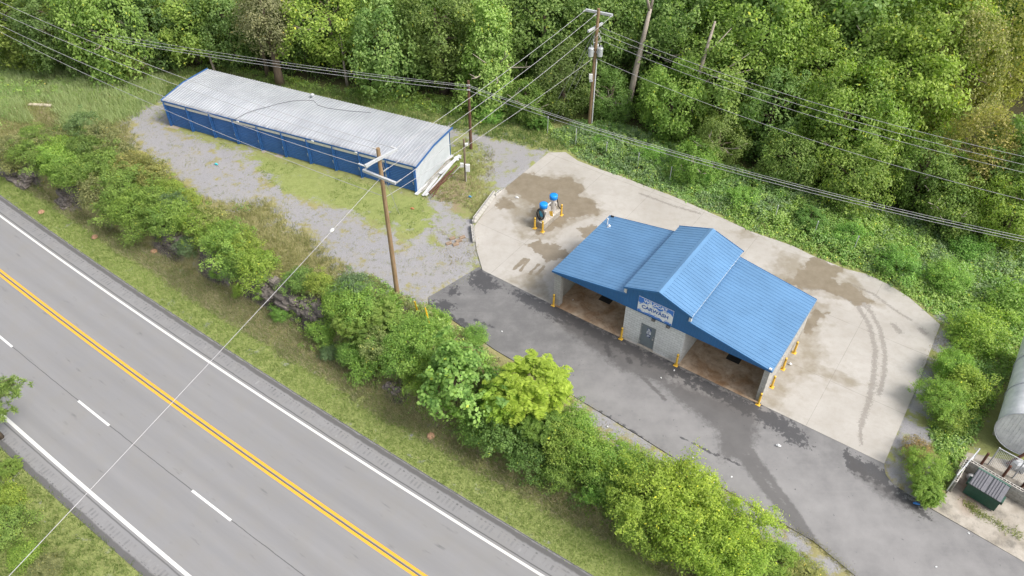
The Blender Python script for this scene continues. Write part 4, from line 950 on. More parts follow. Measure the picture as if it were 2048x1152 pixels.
for x in (.1, 1.6):
    for y in (.15, 1.0): m = MB(); m.tube([(x, y, .06), (x+.06, y, .06)], .06, 8); m.build('caster', M_black, dm)
boxes('rear_rail', [((0, 1.301, 1.12), (1.85, 1.36, 1.36))], plain('dumpster_edge', (.12, .25, .2), .6), dm)
en = thing('block_enclosure', 'grey hollow block enclosure wall around the green dumpster', 'wall', (0, 0, 0))
ec = [gp(1909, 966, 1.0), gp(1936, 919, 1.0), gp(2021, 968, 1.0)]; ec.append(ec[2]+(ec[2]-ec[1])*1.2)
M_en = mat_block('enclosure_block', (.60, .57, .52), (.32, .3, .27), dirt=.9)
for a, b in zip(ec[:-1], ec[1:]):
    a, b = np.array(a), np.array(b); L = float(np.linalg.norm(b-a)); g_ = (b-a)/L
    m = MB(); m.box((.0, -.10, 0), (L-.0, -.055, 1.0)); m.box((0, .055, 0), (L, .10, 1.0)); m.box((.0, -.055, 0), (.04, .055, 1.0)); m.box((0, -.05, 0), (L, .05, .86)); x = .2
    while x < L-.05: m.box((x-.02, -.055, .861), (x+.02, .055, 1.0)); x += .2
    o = m.build('wall_run', M_en, en); o.location = (a[0]+g_[0]*.11, a[1]+g_[1]*.11, .05); o.rotation_euler = (0, 0, math.atan2(g_[1], g_[0]))
for (u, v), lab in (((1961, 930), 'short rusty steel post behind the enclosure wall, left'), ((2004, 955), 'short rusty steel post behind the enclosure wall, right'), ((2043, 975), 'rusty steel post at the right image edge by the black bin')):
    x, y = gp(u, v, .0); m = MB(); m.tube([(x, y, 0), (x, y, 1.15)], .075, 10); m.lathe([(.079, 1.15), (.05, 1.18)], (x, y, 0), 10); tag(m.build('steel_post', M_rust), lab, 'post', 'rusty posts behind the enclosure')
# chain link fence and gate
def chain(t, a, b, h, name='mesh_panel'):
    a, b = np.array(a), np.array(b); L = float(np.linalg.norm(b-a)); g_ = (b-a)/L; m = MB(); st = .16; k = -h
    while k < L:
        for sgn in (1, -1):
            x0, z0, x1, z1 = (k, 0., k+h, h) if sgn > 0 else (k, h, k+h, 0.)
            if x0 < 0: z0 += (z1-z0)*(-x0)/(x1-x0); x0 = 0
            if x1 > L: z1 = z0+(z1-z0)*(L-x0)/(x1-x0); x1 = L
            if x1-x0 > .03: m.tube([(*(a+g_*x0), .06+z0), (*(a+g_*x1), .06+z1)], .006, 3, False)
        k += st
    return m.build(name, M_galv, t)
def fence(name, lab, cat, a, b, h):
    a, b = np.array(a), np.array(b); t = thing(name, lab, cat, (0, 0, 0)); chain(t, a, b, h)
    m = MB(); m.tube([(*a, h+.06), (*b, h+.06)], .03, 7); m.build('top_rail', M_galv, t)
    for p in (a, (a+b)/2, b): m = MB(); m.tube([(*p, 0), (*p, h+.12)], .038, 8); m.build('post', M_galv, t)
    return t
fence('chain_link_fence', 'chain link fence behind the dumpster enclosure', 'fence', gp(1975, 930), gp(2075, 985), 1.6)
g_ = fence('chain_link_gate', 'pale open chain link gate standing left of the block enclosure', 'gate', gp(1893, 982), gp(1937, 930), 1.5)
m = MB(); a, b = gp(1893, 982), gp(1937, 930); m.tube([(*a, .12), (*b, .12)], .03, 7); m.tube([(*a, .8), (*b, .8)], .025, 7); m.build('rail', M_white, g_)
x, y = gp(2030, 935, .0); t = thing('metal_canister', 'crumpled silver metal box lying under the tank end', 'metal box', (float(x), float(y), .06), .4)
m = MB(); m.lathe([(.32, 0), (.38, .2), (.34, .5), (.2, .62)], seg=7); m.build('body', M_galv, t); boxes('flap', [((-.1, -.55, .05), (.35, -.36, .5))], M_galv, t)
x, y = gp(2052, 1003, .0); t = thing('trash_bin', 'black wheeled bin cut by the right image edge', 'bin', (float(x), float(y), .06), -.7)
m = MB(); m.box((-.4, -.4, .08), (.4, .4, .9), 1.12); m.build('bin', M_black, t); m = MB(); m.prism([(-.48, .91), (.48, .91), (.44, .98), (-.44, 1.0)], -.48, .48); m.build('lid', M_lid, t)
x, y = gp(1958, 962, .0); m = MB(); m.lathe([(.18, 0), (.28, .12), (.2, .3), (.05, .36)], (float(x)-.5, float(y)+.1, .06), 9); tag(m.build('trash_bag', plain('white_plastic_bag', (.6, .6, .62), .5), smooth=True), 'pale trash bag between dumpster and enclosure wall', 'trash bag')
# ------------------------------------------------------------------ rocks of the cut
def rock(u, v, h, sx, sy, sz, seed, lab, rot=None):
    """stack of tilted broken ledges grown into one outcrop"""
    x, y, g = at(u, v, h*.6); r = np.random.default_rng(seed); bm = bmesh.new()
    nl = max(2, int(sz/.28)+1)
    for k in range(nl*3):
        b2 = bmesh.new(); bmesh.ops.create_cube(b2, size=1); bmesh.ops.subdivide_edges(b2, edges=b2.edges, cuts=5, use_grid_fill=True)
        lay = k % nl; L = sx*r.uniform(.6, 1.2); W_ = sy*r.uniform(.8, 1.3)*(1-.12*lay); Hh = sz*1.5/nl*r.uniform(.8, 1.25)
        ce = np.array([r.uniform(-.75, .75)*sx, r.uniform(-.15, .25)*sy+.12*lay*sy, (lay+.4)*sz*1.25/nl-.25*sz]); ph = r.uniform(0, 6, 8); kk = r.normal(0, 2.4, (8, 3))
        M_ = Matrix.Rotation(r.uniform(-.25, .25), 3, 'Z') @ Matrix.Rotation(r.uniform(-.16, .16), 3, 'Y') @ Matrix.Rotation(r.uniform(-.1, .1), 3, 'X')
        for vv in b2.verts:
            p = np.array(vv.co[:]); ed = np.sort(np.abs(p))[1]; p = p*(1-.16*max(0, ed-.36)/.14*r.uniform(.3, 1))
            p = p*np.array([L, W_, Hh]); p = p+.07*np.sin(kk[:3]@p*2+ph[:3])+.035*np.sin(kk[3:6]@p*5+ph[3:6]); vv.co = M_ @ Vector(p)+Vector(ce)
        t_ = bpy.data.meshes.new('t'); b2.to_mesh(t_); b2.free(); bm.from_mesh(t_); bpy.data.meshes.remove(t_)
    me = bpy.data.meshes.new('rock_outcrop'); bm.to_mesh(me); bm.free(); me.materials.append(M_rock); o = bpy.data.objects.new('rock_outcrop', me); COL.objects.link(o)
    o.location = (x, y, g); o.rotation_euler = (0, 0, (rot if rot is not None else -.62)+r.uniform(-.12, .12)); return tag(o, lab, 'rock', 'rock ledges of the road cut')
q = NT('layered_rock'); co = q.co(); la = q.noise(2.0, q.mp(co, (.7, .7, 4)), 6, .7); fi = q.noise(7, co, 6, .8)
c = q.mix(q.rng(la, .3, .7), (.075, .064, .060), (.30, .265, .24)); c = q.mix(q.rng(fi, .55, .7, 0, .6), c, (.035, .03, .03)); c = q.mix(q.rng(fi, .34, .26, 0, .7), c, (.40, .36, .32)); q.bump(fi, .8, .05); M_rock = q.done(c, .92, 0, .2)
rock(15, 338, .9, 1.5, 1.0, 1.0, 1, 'grey rock ledge at the left edge below the bushes'); rock(60, 350, .6, 1.3, .9, .8, 2, 'split grey rock ledge right of the leftmost ledge'); rock(42, 368, .2, 1.0, .7, .4, 12, 'flat pale boulder at the foot of the leftmost ledges')
rock(128, 402, .7, 1.3, .9, .9, 3, 'dark rounded rock under the dense left bushes'); rock(345, 478, .9, 1.3, .9, 1.0, 4, 'dark cracked rock between bushes above the dry verge'); rock(438, 530, .6, 1.8, .9, .8, 14, 'shaded low rock behind the small round shrub')
rock(528, 568, 1.1, 1.1, .8, 1.0, 5, 'upper left end of the bare rock ledge by the crossing wire'); rock(570, 592, .8, 1.9, .9, 1.0, 6, 'broad bare dark ledge under the crossing wire'); rock(632, 622, .6, 1.6, .8, .8, 7, 'low tan ledge at the right end of the bare rock cut'); rock(788, 775, .3, .7, .5, .4, 8, 'small grey rock left of the large bright tree')
for (u, v), lab in (((308, 504), 'orange stone lying on the dry verge grass'), ((862, 873), 'pink stone on the verge below the large bright tree'), ((83, 425), 'orange stone near the upper road edge at left'), ((190, 475), 'pale small stone on the verge by the shoulder')):
    x, y, g = at(u, v); m = MB(); m.lathe([(.22, 0), (.30, .08), (.22, .2), (.05, .24)], (x, y, g-.02), 7); tag(m.build('stone', plain('orange_stone', (.42, .25, .15), .9)), lab, 'stone')
for i, (u, v) in enumerate(((905, 478), (918, 483), (925, 476), (912, 490), (898, 488))):
    x, y, g = at(u, v); m = MB(); m.beam((x-.22, y-.08, g+.03), (x+.2, y+.1, g+.10), .26, .14); o = m.build('rubble_chunk', plain('tan_rubble', (.33, .24, .165), .9)); tag(o, 'tan chunk of rubble on the gravel left of the block wall', 'rubble', 'tan rubble on the gravel')
# ------------------------------------------------------------------ litter
LT = [(1213, 596, 'w')]
for (u, v), lab, mt, sz in (((433, 330), 'crumpled turquoise bag on the gravel before the storage doors', plain('turquoise_plastic', (.02, .60, .68), .5), .30), ((1556, 893), 'white paper scrap on the asphalt below the right pad', M_white, .28), ((1034, 396), 'white paper scrap on the wet concrete left of the vacuums', M_white, .3),
                            ((1831, 1009), 'blue plastic bottle at the drive edge by the weeds', plain('blue_plastic', (.03, .22, .62), .4), .34), ((940, 395), 'blue scrap on the grass beside the block wall', plain('blue_scrap', (.06, .25, .5), .5), .25), ((1580, 729), 'white scrap between two bollards at the right end wall', M_white, .2), ((825, 418), 'orange brick on the grass near the near pole wires', plain('orange_brick', (.55, .22, .1), .8), .3)):
    x, y, g = at(u, v); g = max(g, .04); m = MB(); m.tube([(x-sz/2, y+.1*sz, g+.05), (x-sz*.1, y, g+.09), (x+sz/2, y-sz*.2, g+.05)], [.05, .09, .05], 6); tag(m.build('litter', mt), lab, 'litter')
sp = None
for u, v in ((1146, 600), (1004, 664), (1322, 757), (1348, 742), (1385, 916), (1420, 948), (1463, 955), (1937, 1067), (1215, 855), (1427, 965), (1553, 1057), (1872, 1135)):
    x, y, g = at(u, v); m = None
    if sp is None:
        m = MB(); m.add([(-.11, -.06, 0), (.10, -.07, .02), (.12, .06, .01), (-.08, .07, .04), (-.11, -.06, -.012), (.10, -.07, .008), (.12, .06, -.002), (-.08, .07, .028)], [(0, 1, 2, 3), (7, 6, 5, 4), (0, 4, 5, 1), (1, 5, 6, 2), (2, 6, 7, 3), (3, 7, 4, 0)])
        sp = o = tag(m.build('paper_scrap', M_white), 'tiny white paper scrap on or beside the asphalt drive', 'litter', 'white paper scraps along the drive')
    else: o = sp.copy(); COL.objects.link(o)
    o.location = (x, y, max(g, .03)+.02); o.rotation_euler = (0, 0, u*.7); o.scale = (.55, .55, 1)
x, y, g = at(81, 212); m = MB(); m.beam((x-1.2, y+.12, .12), (x+1.2, y-.1, .12), .4, .12); tag(m.build('plank', plain('pale_plank', (.66, .58, .46), .8)), 'pale plank lying on bare soil in the left meadow', 'plank')
# ------------------------------------------------------------------ vegetation
def mat_leaf():
    q = NT('foliage'); t = q.t; c = q.attr('col', 'Color'); oi = q.n('ShaderNodeObjectInfo')
    c = q.mix(1.0, c, oi.outputs['Color'], 'MULTIPLY')
    q.done(c, .55, 0, .3, 1.0)
    tr = q.n('ShaderNodeBsdfTranslucent'); q.l(q.mix(1.0, c, (1.3, 1.5, .6), 'MULTIPLY'), tr.inputs['Color'])
    ms = q.n('ShaderNodeMixShader'); ms.inputs[0].default_value = .42; out = t.nodes['Material Output']
    q.l(q.b.outputs[0], ms.inputs[1]); q.l(tr.outputs[0], ms.inputs[2]); q.l(ms.outputs[0], out.inputs['Surface'])
    return q.m
M_leaf = mat_leaf()
LK = np.array([2.12, 2.2, 2.35])*1.04   # leaves: reflectance scale of the palettes below
def mat_bark(name, a, b): return mat_wood(name, a, b)
M_bark = mat_bark('brown_bark', (.10, .075, .055), (.21, .165, .125)); M_bark2 = mat_bark('pale_dead_bark', (.30, .25, .21), (.52, .46, .40))
def norm(a): return a/np.maximum(np.linalg.norm(a, axis=-1, keepdims=True), 1e-9)
def leaf_arrays(P, N, size, col, rng, asp=.55, U=None, tri=False):
    """diamond leaves: P centres, N normals, size half length"""
    P = np.asarray(P); N = norm(N); n = len(P)
    if U is None: U = rng.normal(size=(n, 3))
    U = norm(U-N*(U*N).sum(1, keepdims=True)); W = np.cross(N, U); s = np.broadcast_to(np.asarray(size), (n,))[:, None]
    if tri: return np.stack([P-W*s*asp, P+W*s*asp, P+U*s*2], 1), col
    fold = N*s*.16
    return np.stack([P-U*s, P+W*s*asp+fold, P+U*s, P-W*s*asp+fold], 1), col
def leaf_mesh(name, parts, mat=None):
    V = np.concatenate([p[0] for p in parts]); C = np.concatenate([p[1] for p in parts]); n, k = V.shape[:2]
    me = bpy.data.meshes.new(name); me.vertices.add(n*k); me.vertices.foreach_set('co', V.reshape(-1).astype(np.float32))
    me.loops.add(n*k); me.loops.foreach_set('vertex_index', np.arange(n*k, dtype=np.int32))
    me.polygons.add(n); me.polygons.foreach_set('loop_start', np.arange(0, n*k, k, dtype=np.int32)); me.polygons.foreach_set('loop_total', np.full(n, k, np.int32))
    me.update(calc_edges=True)
    a = me.attributes.new('col', 'FLOAT_COLOR', 'FACE'); a.data.foreach_set('color', np.column_stack([C, np.ones(n)]).astype(np.float32).ravel())
    me.materials.append(mat or M_leaf); return me
def lerpc(c1, c2, t): return np.asarray(c1)*(1-t[:, None])+np.asarray(c2)*t[:, None]
PAL = {'oak': ((.034, .062, .016), (.090, .120, .034)), 'bright': ((.060, .096, .018), (.142, .178, .038)), 'poplar': ((.075, .120, .026), (.170, .215, .062)),
       'dark': ((.030, .052, .014), (.078, .108, .030)), 'droop': ((.052, .092, .024), (.125, .165, .048)), 'brown': ((.060, .064, .030), (.128, .120, .060)),
       'vine': ((.072, .085, .020), (.190, .175, .070)), 'teal': ((.034, .058, .024), (.100, .130, .062)), 'leafy': ((.046, .080, .016), (.130, .165, .040)),
       'yellow': ((.072, .098, .018), (.168, .185, .038)), 'olive': ((.058, .066, .026), (.150, .145, .062)), 'frond': ((.070, .118, .022), (.180, .225, .050)), 'gold': ((.100, .155, .016), (.235, .300, .045)),
       'syca': ((.036, .078, .016), (.125, .185, .042)), 'feather': ((.062, .095, .014), (.170, .205, .032)), 'pine': ((.055, .085, .022), (.140, .175, .050))}
def tuft_cloud(rng, centres, outward, cr, nleaf, leaf, pal, droop=.3, up=.8, jit=.55, asp=.55, flat=.28, varc=.6):
    """sprays of leaves: one flattened drooping disc per centre"""
    n = len(centres); cr = np.broadcast_to(cr, (n,)); nc = norm(outward*.75+np.array([0, 0, up])+rng.normal(0, .22, (n, 3)))
    K = nleaf; a = rng.uniform(0, 2*np.pi, (n, K)); rr = np.sqrt(rng.uniform(0, 1, (n, K))); h = rng.normal(0, flat, (n, K))
    t1 = norm(np.cross(nc, rng.normal(size=(n, 3)))); t2 = np.cross(nc, t1)
    el = rng.uniform(.65, 1.35, n)[:, None]; lob = 1+.28*np.sin(a*3+rng.uniform(0, 6, (n, 1)))
    x = rr*lob*np.cos(a)*el; y = rr*lob*np.sin(a)/el
    P = centres[:, None]+cr[:, None, None]*(t1[:, None]*x[..., None]+t2[:, None]*y[..., None]+nc[:, None]*h[..., None])
    P[..., 2] -= droop*cr[:, None]*rr**2
    radial = norm(P-centres[:, None]); N = nc[:, None]+radial*.35+rng.normal(0, jit, P.shape)
    ct = rng.uniform(0, 1, n)[:, None]*varc+rng.uniform(0, 1, (n, K))*(1-varc); ct = np.clip(ct+.18*h/flat*.5, 0, 1)
    C = lerpc(*pal, ct.ravel())*LK; C *= rng.uniform(.86, 1.14, (len(C), 1)); yl = rng.uniform(size=len(C)) < .012; C[yl] = C[yl]*np.array([2.2, 1.6, 1.0])
    return leaf_arrays(P.reshape(-1, 3), N.reshape(-1, 3), leaf*rng.uniform(.65, 1.3, n*K), C, rng, asp)
def crown_pts(rng, n, rx, rz, shape='ball', inner=.45, low=-1.0):
    out = []; dirs = norm(rng.normal(size=(9, 3))); amp = rng.uniform(-.34, .44, 9)
    while len(out) < n:
        d = norm(rng.normal(size=(4*n, 3))); d = d[d[:, 2] > low]
        bump = 1+(np.exp(-(1-d@dirs.T)*5)*amp).sum(1)
        r = (inner**3+(1-inner**3)*rng.uniform(0, 1, len(d)))**(1/3)*bump
        p = d*r[:, None]
        if shape == 'cone':
            zf = np.clip((p[:, 2]+1)/2, 0, 1); k = (1-.72*zf**1.1)*1.15; p[:, :2] *= k[:, None]/np.maximum(np.linalg.norm(d[:, :2], axis=1), .35)[:, None]*.85
        if shape == 'column': p[:, :2] *= (1-.35*np.abs(p[:, 2:3]))
        out += list(zip(p, d))
    P = np.array([o[0] for o in out[:n]]); D = np.array([o[1] for o in out[:n]])
    return P*np.array([rx, rx, rz]), D
def tree_crown(seed, pal, rx, rz, n, k, cr, leaf, shape='ball', droop=.3, **kw):
    rng = np.random.default_rng(seed); P, D = crown_pts(rng, n, rx, rz, shape)
    parts = [tuft_cloud(rng, P, D, rng.uniform(.7, 1.25, n)*cr, k, leaf, PAL[pal], droop, **kw)]
    return leaf_mesh('crown', parts)
TC = {}   # crowns of about 4 m radius
TC['oak'] = [tree_crown(11, 'oak', 4.0, 4.6, 185, 92, .88, .145), tree_crown(12, 'oak', 4.1, 4.8, 185, 92, .92, .145)]
TC['bright'] = [tree_crown(21, 'bright', 4.0, 4.6, 175, 110, .92, .135, droop=.45), tree_crown(22, 'bright', 4.2, 4.4, 175, 110, .96, .135, droop=.4)]
TC['dark'] = [tree_crown(31, 'dark', 4.0, 5.0, 180, 88, .88, .14)]
TC['droop'] = [tree_crown(41, 'droop', 4.2, 5.2, 205, 92, .88, .135, droop=.9, up=.35, flat=.2)]
TC['poplar'] = [tree_crown(51, 'poplar', 3.7, 5.6, 260, 78, .75, .14, 'cone', droop=.3)]
TC['brown'] = [tree_crown(61, 'brown', 3.6, 4.2, 180, 60, .9, .13)]
TC['vine'] = [tree_crown(71, 'vine', 3.9, 5.0, 190, 100, .88, .11, 'column', droop=1.1, up=.1, flat=.35), tree_crown(72, 'vine', 4.1, 4.6, 190, 100, .88, .11, droop=1.0, up=.15, flat=.35)]
def trunk_mesh(parent, h, r, seed, mat, limbs=5, top=None, cr=2.6):
    rr = random.Random(seed); m = MB(); lean = (rr.uniform(-.04, .04), rr.uniform(-.04, .04))
    pts = [(lean[0]*h*k+.12*math.sin(k*5+seed)*k, lean[1]*h*k+.12*math.cos(k*4+seed)*k, h*k) for k in (0, .15, .35, .55, .75, .9, 1)]
    m.tube(pts, [r*1.35, r, r*.9, r*.78, r*.6, r*.42, r*.2], 9)
    for i in range(limbs):
        k = rr.uniform(.45, .9); a = rr.uniform(0, 6.28); L = cr*rr.uniform(.5, .95); b = Vector((lean[0]*h*k, lean[1]*h*k, h*k))
        e = b+Vector((math.cos(a)*L, math.sin(a)*L, L*rr.uniform(.25, .7))); mm = (b+e)/2+Vector((0, 0, .15*L))
        m.tube([b, mm, e], [r*.38, r*.25, r*.08], 6)
    return m.build('trunk', mat, parent, smooth=True)
_cnt = {}
def tree(u, v, zc, rad, kind, lab, tint=(1, 1, 1), sz=1.0, name=None, group='trees along the forest edge', trunk=M_bark, bare=0.0):
    """tree whose crown centre, zc above ground, shows at (u, v)"""
    x, y, g = at(u, v, zc); i = _cnt[kind] = _cnt.get(kind, 0)+1; s = rad/4.0
    t = thing({'poplar': 'tulip_tree', 'vine': 'vine_covered_tree'}.get(kind, name or 'broadleaf_tree'), lab, 'tree', (x, y, g), 0, group)
    trunk_mesh(t, zc+rad*.5+bare*0, .16+.035*zc, i*7+len(kind), trunk, cr=rad*.8)
    if (i+len(kind)) % 2:
        rr = random.Random(i*13+len(kind)); m = MB()
        for _ in range(5):
            a = rr.uniform(3.4, 6.0); e_ = rr.uniform(-.2, .75); d = Vector((math.cos(a)*math.cos(e_), math.sin(a)*math.cos(e_), math.sin(e_)*1.15))*rad; b0_ = Vector((0, 0, zc*.8)); q1, q2 = b0_+d*.5, b0_+d*.85+Vector((0, 0, .1))
            m.tube([b0_, q1, q2, b0_+d*rr.uniform(1.0, 1.16)+Vector((rr.uniform(-.4, .4), 0, .25))], [.10, .085, .05, .018], 5)
            m.tube([q2, b0_+d*1.0+Vector((rr.uniform(-.9, .9), 0, .7))], [.045, .015], 5)
        m.build('branch', M_bark2, t, smooth=True)
    me = TC[kind][i % len(TC[kind])]; o = bpy.data.objects.new('crown', me); COL.objects.link(o); o.parent = t
    o.location = (0, 0, zc+bare); o.scale = (s, s*(.92+.05*(i % 4)), s*sz); o.rotation_euler = (0, 0, 1.9*i+.4*len(kind)); o.color = (*tint, 1)
    return t
BR, DK, YL = (1.15, 1.12, 1.0), (.72, .76, .8), (1.25, 1.1, .85)
tree(30, 45, 5, 4.0, 'oak', 'mixed green tree at the top left corner above the tall meadow', (1.2, 1.05, .8)); tree(118, 60, 5, 3.6, 'dark', 'dark tree left of the drooping tree near the top left corner')
tree(205, 45, 6, 4.2, 'bright', 'light green tree with hanging sprays behind the cables, second bright crown from the left', (.95, 1, 1.1), 1.2); tree(292, 48, 5, 3.8, 'oak', 'dull green tree between the two bright trees above the storage roof left end', (.95, 1, 1.1))
tree(255, 118, 2.2, 2.2, 'vine', 'low yellowish tree by the meadow edge left of the storage roof', (.85, .95, .8), .8)
tree(372, 36, 5, 4.2, 'bright', 'bright yellow green tree rising behind the left end of the storage building'); tree(450, 40, 5, 3.8, 'dark', 'blue green tree beside the brownish tree behind the storage building', (1.3, 1.3, 1.3))
tree(530, 30, 7.5, 3.5, 'brown', 'brownish thin tree with twin bare lower trunk behind the storage roof'); tree(600, 44, 5.2, 3.6, 'dark', 'dark green tree right of the brownish tree', (1.1, 1.15, 1))
tree(655, 34, 6.2, 4.2, 'bright', 'large yellow green maple over the middle of the storage roof', BR); tree(772, 78, 5.4, 4.5, 'droop', 'large layered drooping pale tree over the right part of the storage roof', (1.05, 1.05, 1.05), 1.1)
tree(880, 55, 7, 4.0, 'dark', 'dark olive tree beside a black gap left of the pale tulip tree', (1.25, 1.15, 1)); tree(985, 112, 5.4, 3.9, 'poplar', 'pale yellow green conical tulip tree between the two left poles', (1.05, 1.05, 1.05), 1.12)
tree(1085, 55, 7, 4.2, 'oak', 'full green tree directly left of the transformer pole arms', (1.1, 1.1, 1)); tree(1128, 165, 3.6, 3.2, 'vine', 'vine draped tree behind the guy wires of the transformer pole', (.62, .82, .7), .9)
tree(1055, 200, 2.2, 2.0, 'oak', 'small green tree at the foot of the conical tulip tree', (1.3, 1.3, 1)); tree(1205, 60, 7, 3.8, 'oak', 'green tree directly behind the transformer pole', (1.15, 1.15, 1))
tree(1225, 195, 2.6, 2.2, 'vine', 'ivy covered low tree between the transformer pole and the dead trunk', (.6, .95, .7), 1.1); tree(1320, 70, 7, 4.0, 'oak', 'green tree right of the forked dead trunk top', (1.1, 1.15, 1.05))
tree(1345, 200, 4, 3.2, 'bright', 'bushy bright tree right of the lower dead trunk', (.85, .95, .9), 1.1); tree(1420, 65, 8, 3.8, 'droop', 'tree with pale bare branches sticking out beside it', (.95, .95, .9))
tree(1450, 165, 5.5, 3.9, 'oak', 'round green tree between the upper power lines right of the dead trunk', (1.35, 1.3, 1)); tree(1530, 85, 8, 4.6, 'bright', 'large light green tree at top centre right', (.95, 1, .9)); tree(1545, 215, 4.2, 3.2, 'droop', 'tree crown over a dark hollow behind the power lines', (.85, .9, .85))
tree(1625, 45, 9, 4.2, 'oak', 'tall green tree at the top edge, right of centre', (1.3, 1.25, 1)); tree(1640, 150, 6.6, 4.0, 'bright', 'bright round tree crossed by no wires at upper right', (1.0, 1.0, .9)); tree(1690, 245, 5.2, 3.8, 'bright', 'yellow green tree below the triple power lines at right', (.9, .95, .9), 1.1)
tree(1735, 75, 9, 4.5, 'droop', 'layered green tree at upper right next to the yellowish tree', (1.15, 1.1, .9)); tree(1795, 185, 6.5, 4.6, 'bright', 'broad glowing yellow green tree at upper right', BR); tree(1700, 355, 2.8, 3.0, 'oak', 'low round tree on the weedy bank beneath the lone power line', (1.45, 1.35, 1))
tree(1870, 70, 10, 4.6, 'bright', 'tall yellow green tree in the top right area', (1.0, .98, .85)); tree(1905, 165, 7.5, 3.8, 'vine', 'straw coloured vine covered tree at upper right', (1.0, 1.0, 1.0), 1.2); tree(2010, 85, 10, 4.8, 'vine', 'tall yellowish vine covered tree in the top right corner', (1.15, 1.15, .9), 1.2)
tree(1955, 335, 4.2, 3.4, 'vine', 'brownish vine covered tree near the right edge by the cables', (1.1, 1.0, .85)); tree(2040, 330, 5, 3.4, 'oak', 'green tree at the right edge above the cables', (1.2, 1.2, 1)); tree(2030, 425, 3, 2.6, 'bright', 'bright low tree at the right edge beneath the cables', (.95, .95, .8))
tree(1850, 345, 3.4, 2.8, 'dark', 'dark leafy tree in the shade near the right cables', (1.3, 1.3, 1)); tree(1585, 325, 2.4, 2.4, 'oak', 'small tree at the forest foot behind the right bay roof', (1.25, 1.2, 1)); tree(1435, 285, 2.4, 2.2, 'vine', 'low vine mound of a tree beside the dead trunk, right side', (.65, .85, .65)); tree(1905, 420, 2.2, 2.6, 'oak', 'low tree over the cables above the right weed bank', (1.3, 1.25, 1))
tree(1770, 130, 4, 2.6, 'dark', 'dark understory tree between the layered and the glowing trees', (1.1, 1.1, 1)); tree(1390, 330, 1.6, 1.8, 'bright', 'small bright sapling tree on the bank behind the left bay roof', (.8, .95, .9))
# dead trunks
x, y, g = at(1252, 240); t = thing('dead_tree', 'tall bare forked dead trunk standing before the forest', 'dead tree', (x, y, g))
m = MB(); m.tube([(0, 0, 0), (.15, .1, 2.5), (.45, .2, 5.5), (.8, .3, 8.5), (1.1, .4, 11.0)], [.34, .30, .26, .21, .16], 10); m.build('trunk', M_bark2, t, smooth=True)
m = MB(); m.tube([(1.1, .4, 10.9), (1.3, .6, 12.2), (1.9, .8, 13.8)], [.15, .12, .07], 8); m.build('limb', M_bark2, t, smooth=True); m = MB(); m.tube([(1.05, .38, 10.8), (.6, .3, 12.2), (.5, .2, 13.8)], [.14, .11, .07], 8); m.build('limb', M_bark2, t, smooth=True)
x, y, g = at(1398, 135, 5.5); t = thing('dead_tree', 'pale broken trunk with bare branches reaching right, below the power lines', 'dead tree', (x*.94, y*.94, g))
m = MB(); m.tube([(0, 0, 0), (0, 0, 5.5), (.3, .2, 8), (.75, .3, 11.5)], [.24, .2, .17, .09], 8); m.build('trunk', M_bark2, t, smooth=True)
for e in ([(0, 0, 5.2), (1.2, -.2, 6.6), (2.6, -.2, 7.6), (4.2, 0, 8.8)], [(1.2, -.2, 6.6), (2.4, -.5, 6.9), (4.6, -.6, 7.6)], [(.4, .2, 8.6), (1.3, 0, 9.8), (2.2, .1, 11.0)]):
    m = MB(); m.tube(e, [.10, .07, .05, .02][:len(e)] if len(e) == 4 else [.08, .05, .02], 6); m.build('branch', M_bark2, t, smooth=True)
for (u, v), h, lab, c in (((536, 152), 7, 'left of the twin tan trunks behind the storage roof', M_bark), ((695, 172), 6, 'slim tan trunk below the yellow green maple', M_bark2), ((1528, 318), 4, 'leaning reddish trunk in the dark hollow', M_bark), ((430, 145), 4, 'grey leaning trunk behind the storage building left end', M_bark2)):
    x, y, g = at(u, v); t = thing('bare_trunk', lab, 'tree trunk', (x, y, g)); trunk_mesh(t, h, .22 if c is M_bark else .13, u, c, 2)
# woodland mass behind
rng = np.random.default_rng(77); parts = []
cand = []
for i in range(900):
    u, v = rng.uniform(-350, 2900), rng.uniform(-90, 60); z = rng.uniform(3, 11); p = gp(u, v, z)
    sdv = sdf_poly(p[None], FOR)[0][0]
    if sdv > 5.5 and all((p[0]-q[0])**2+(p[1]-q[1])**2 > 14 for q in cand): cand.append((p[0], p[1], z))
for x, y, z in cand[:110]:
    P, D = crown_pts(rng, 85, 3.9, 5.0); P += np.array([x, y, z])
    pal = PAL[['oak', 'dark', 'dark', 'droop', 'oak'][int(rng.integers(5))]]
    parts.append(tuft_cloud(rng, P, D, rng.uniform(.8, 1.3, 85), 40, .24, pal, .35))
o = bpy.data.objects.new('woodland', leaf_mesh('woodland', parts)); COL.objects.link(o); tag(o, 'dense shaded woodland behind the forest edge trees', 'woodland', kind='stuff')
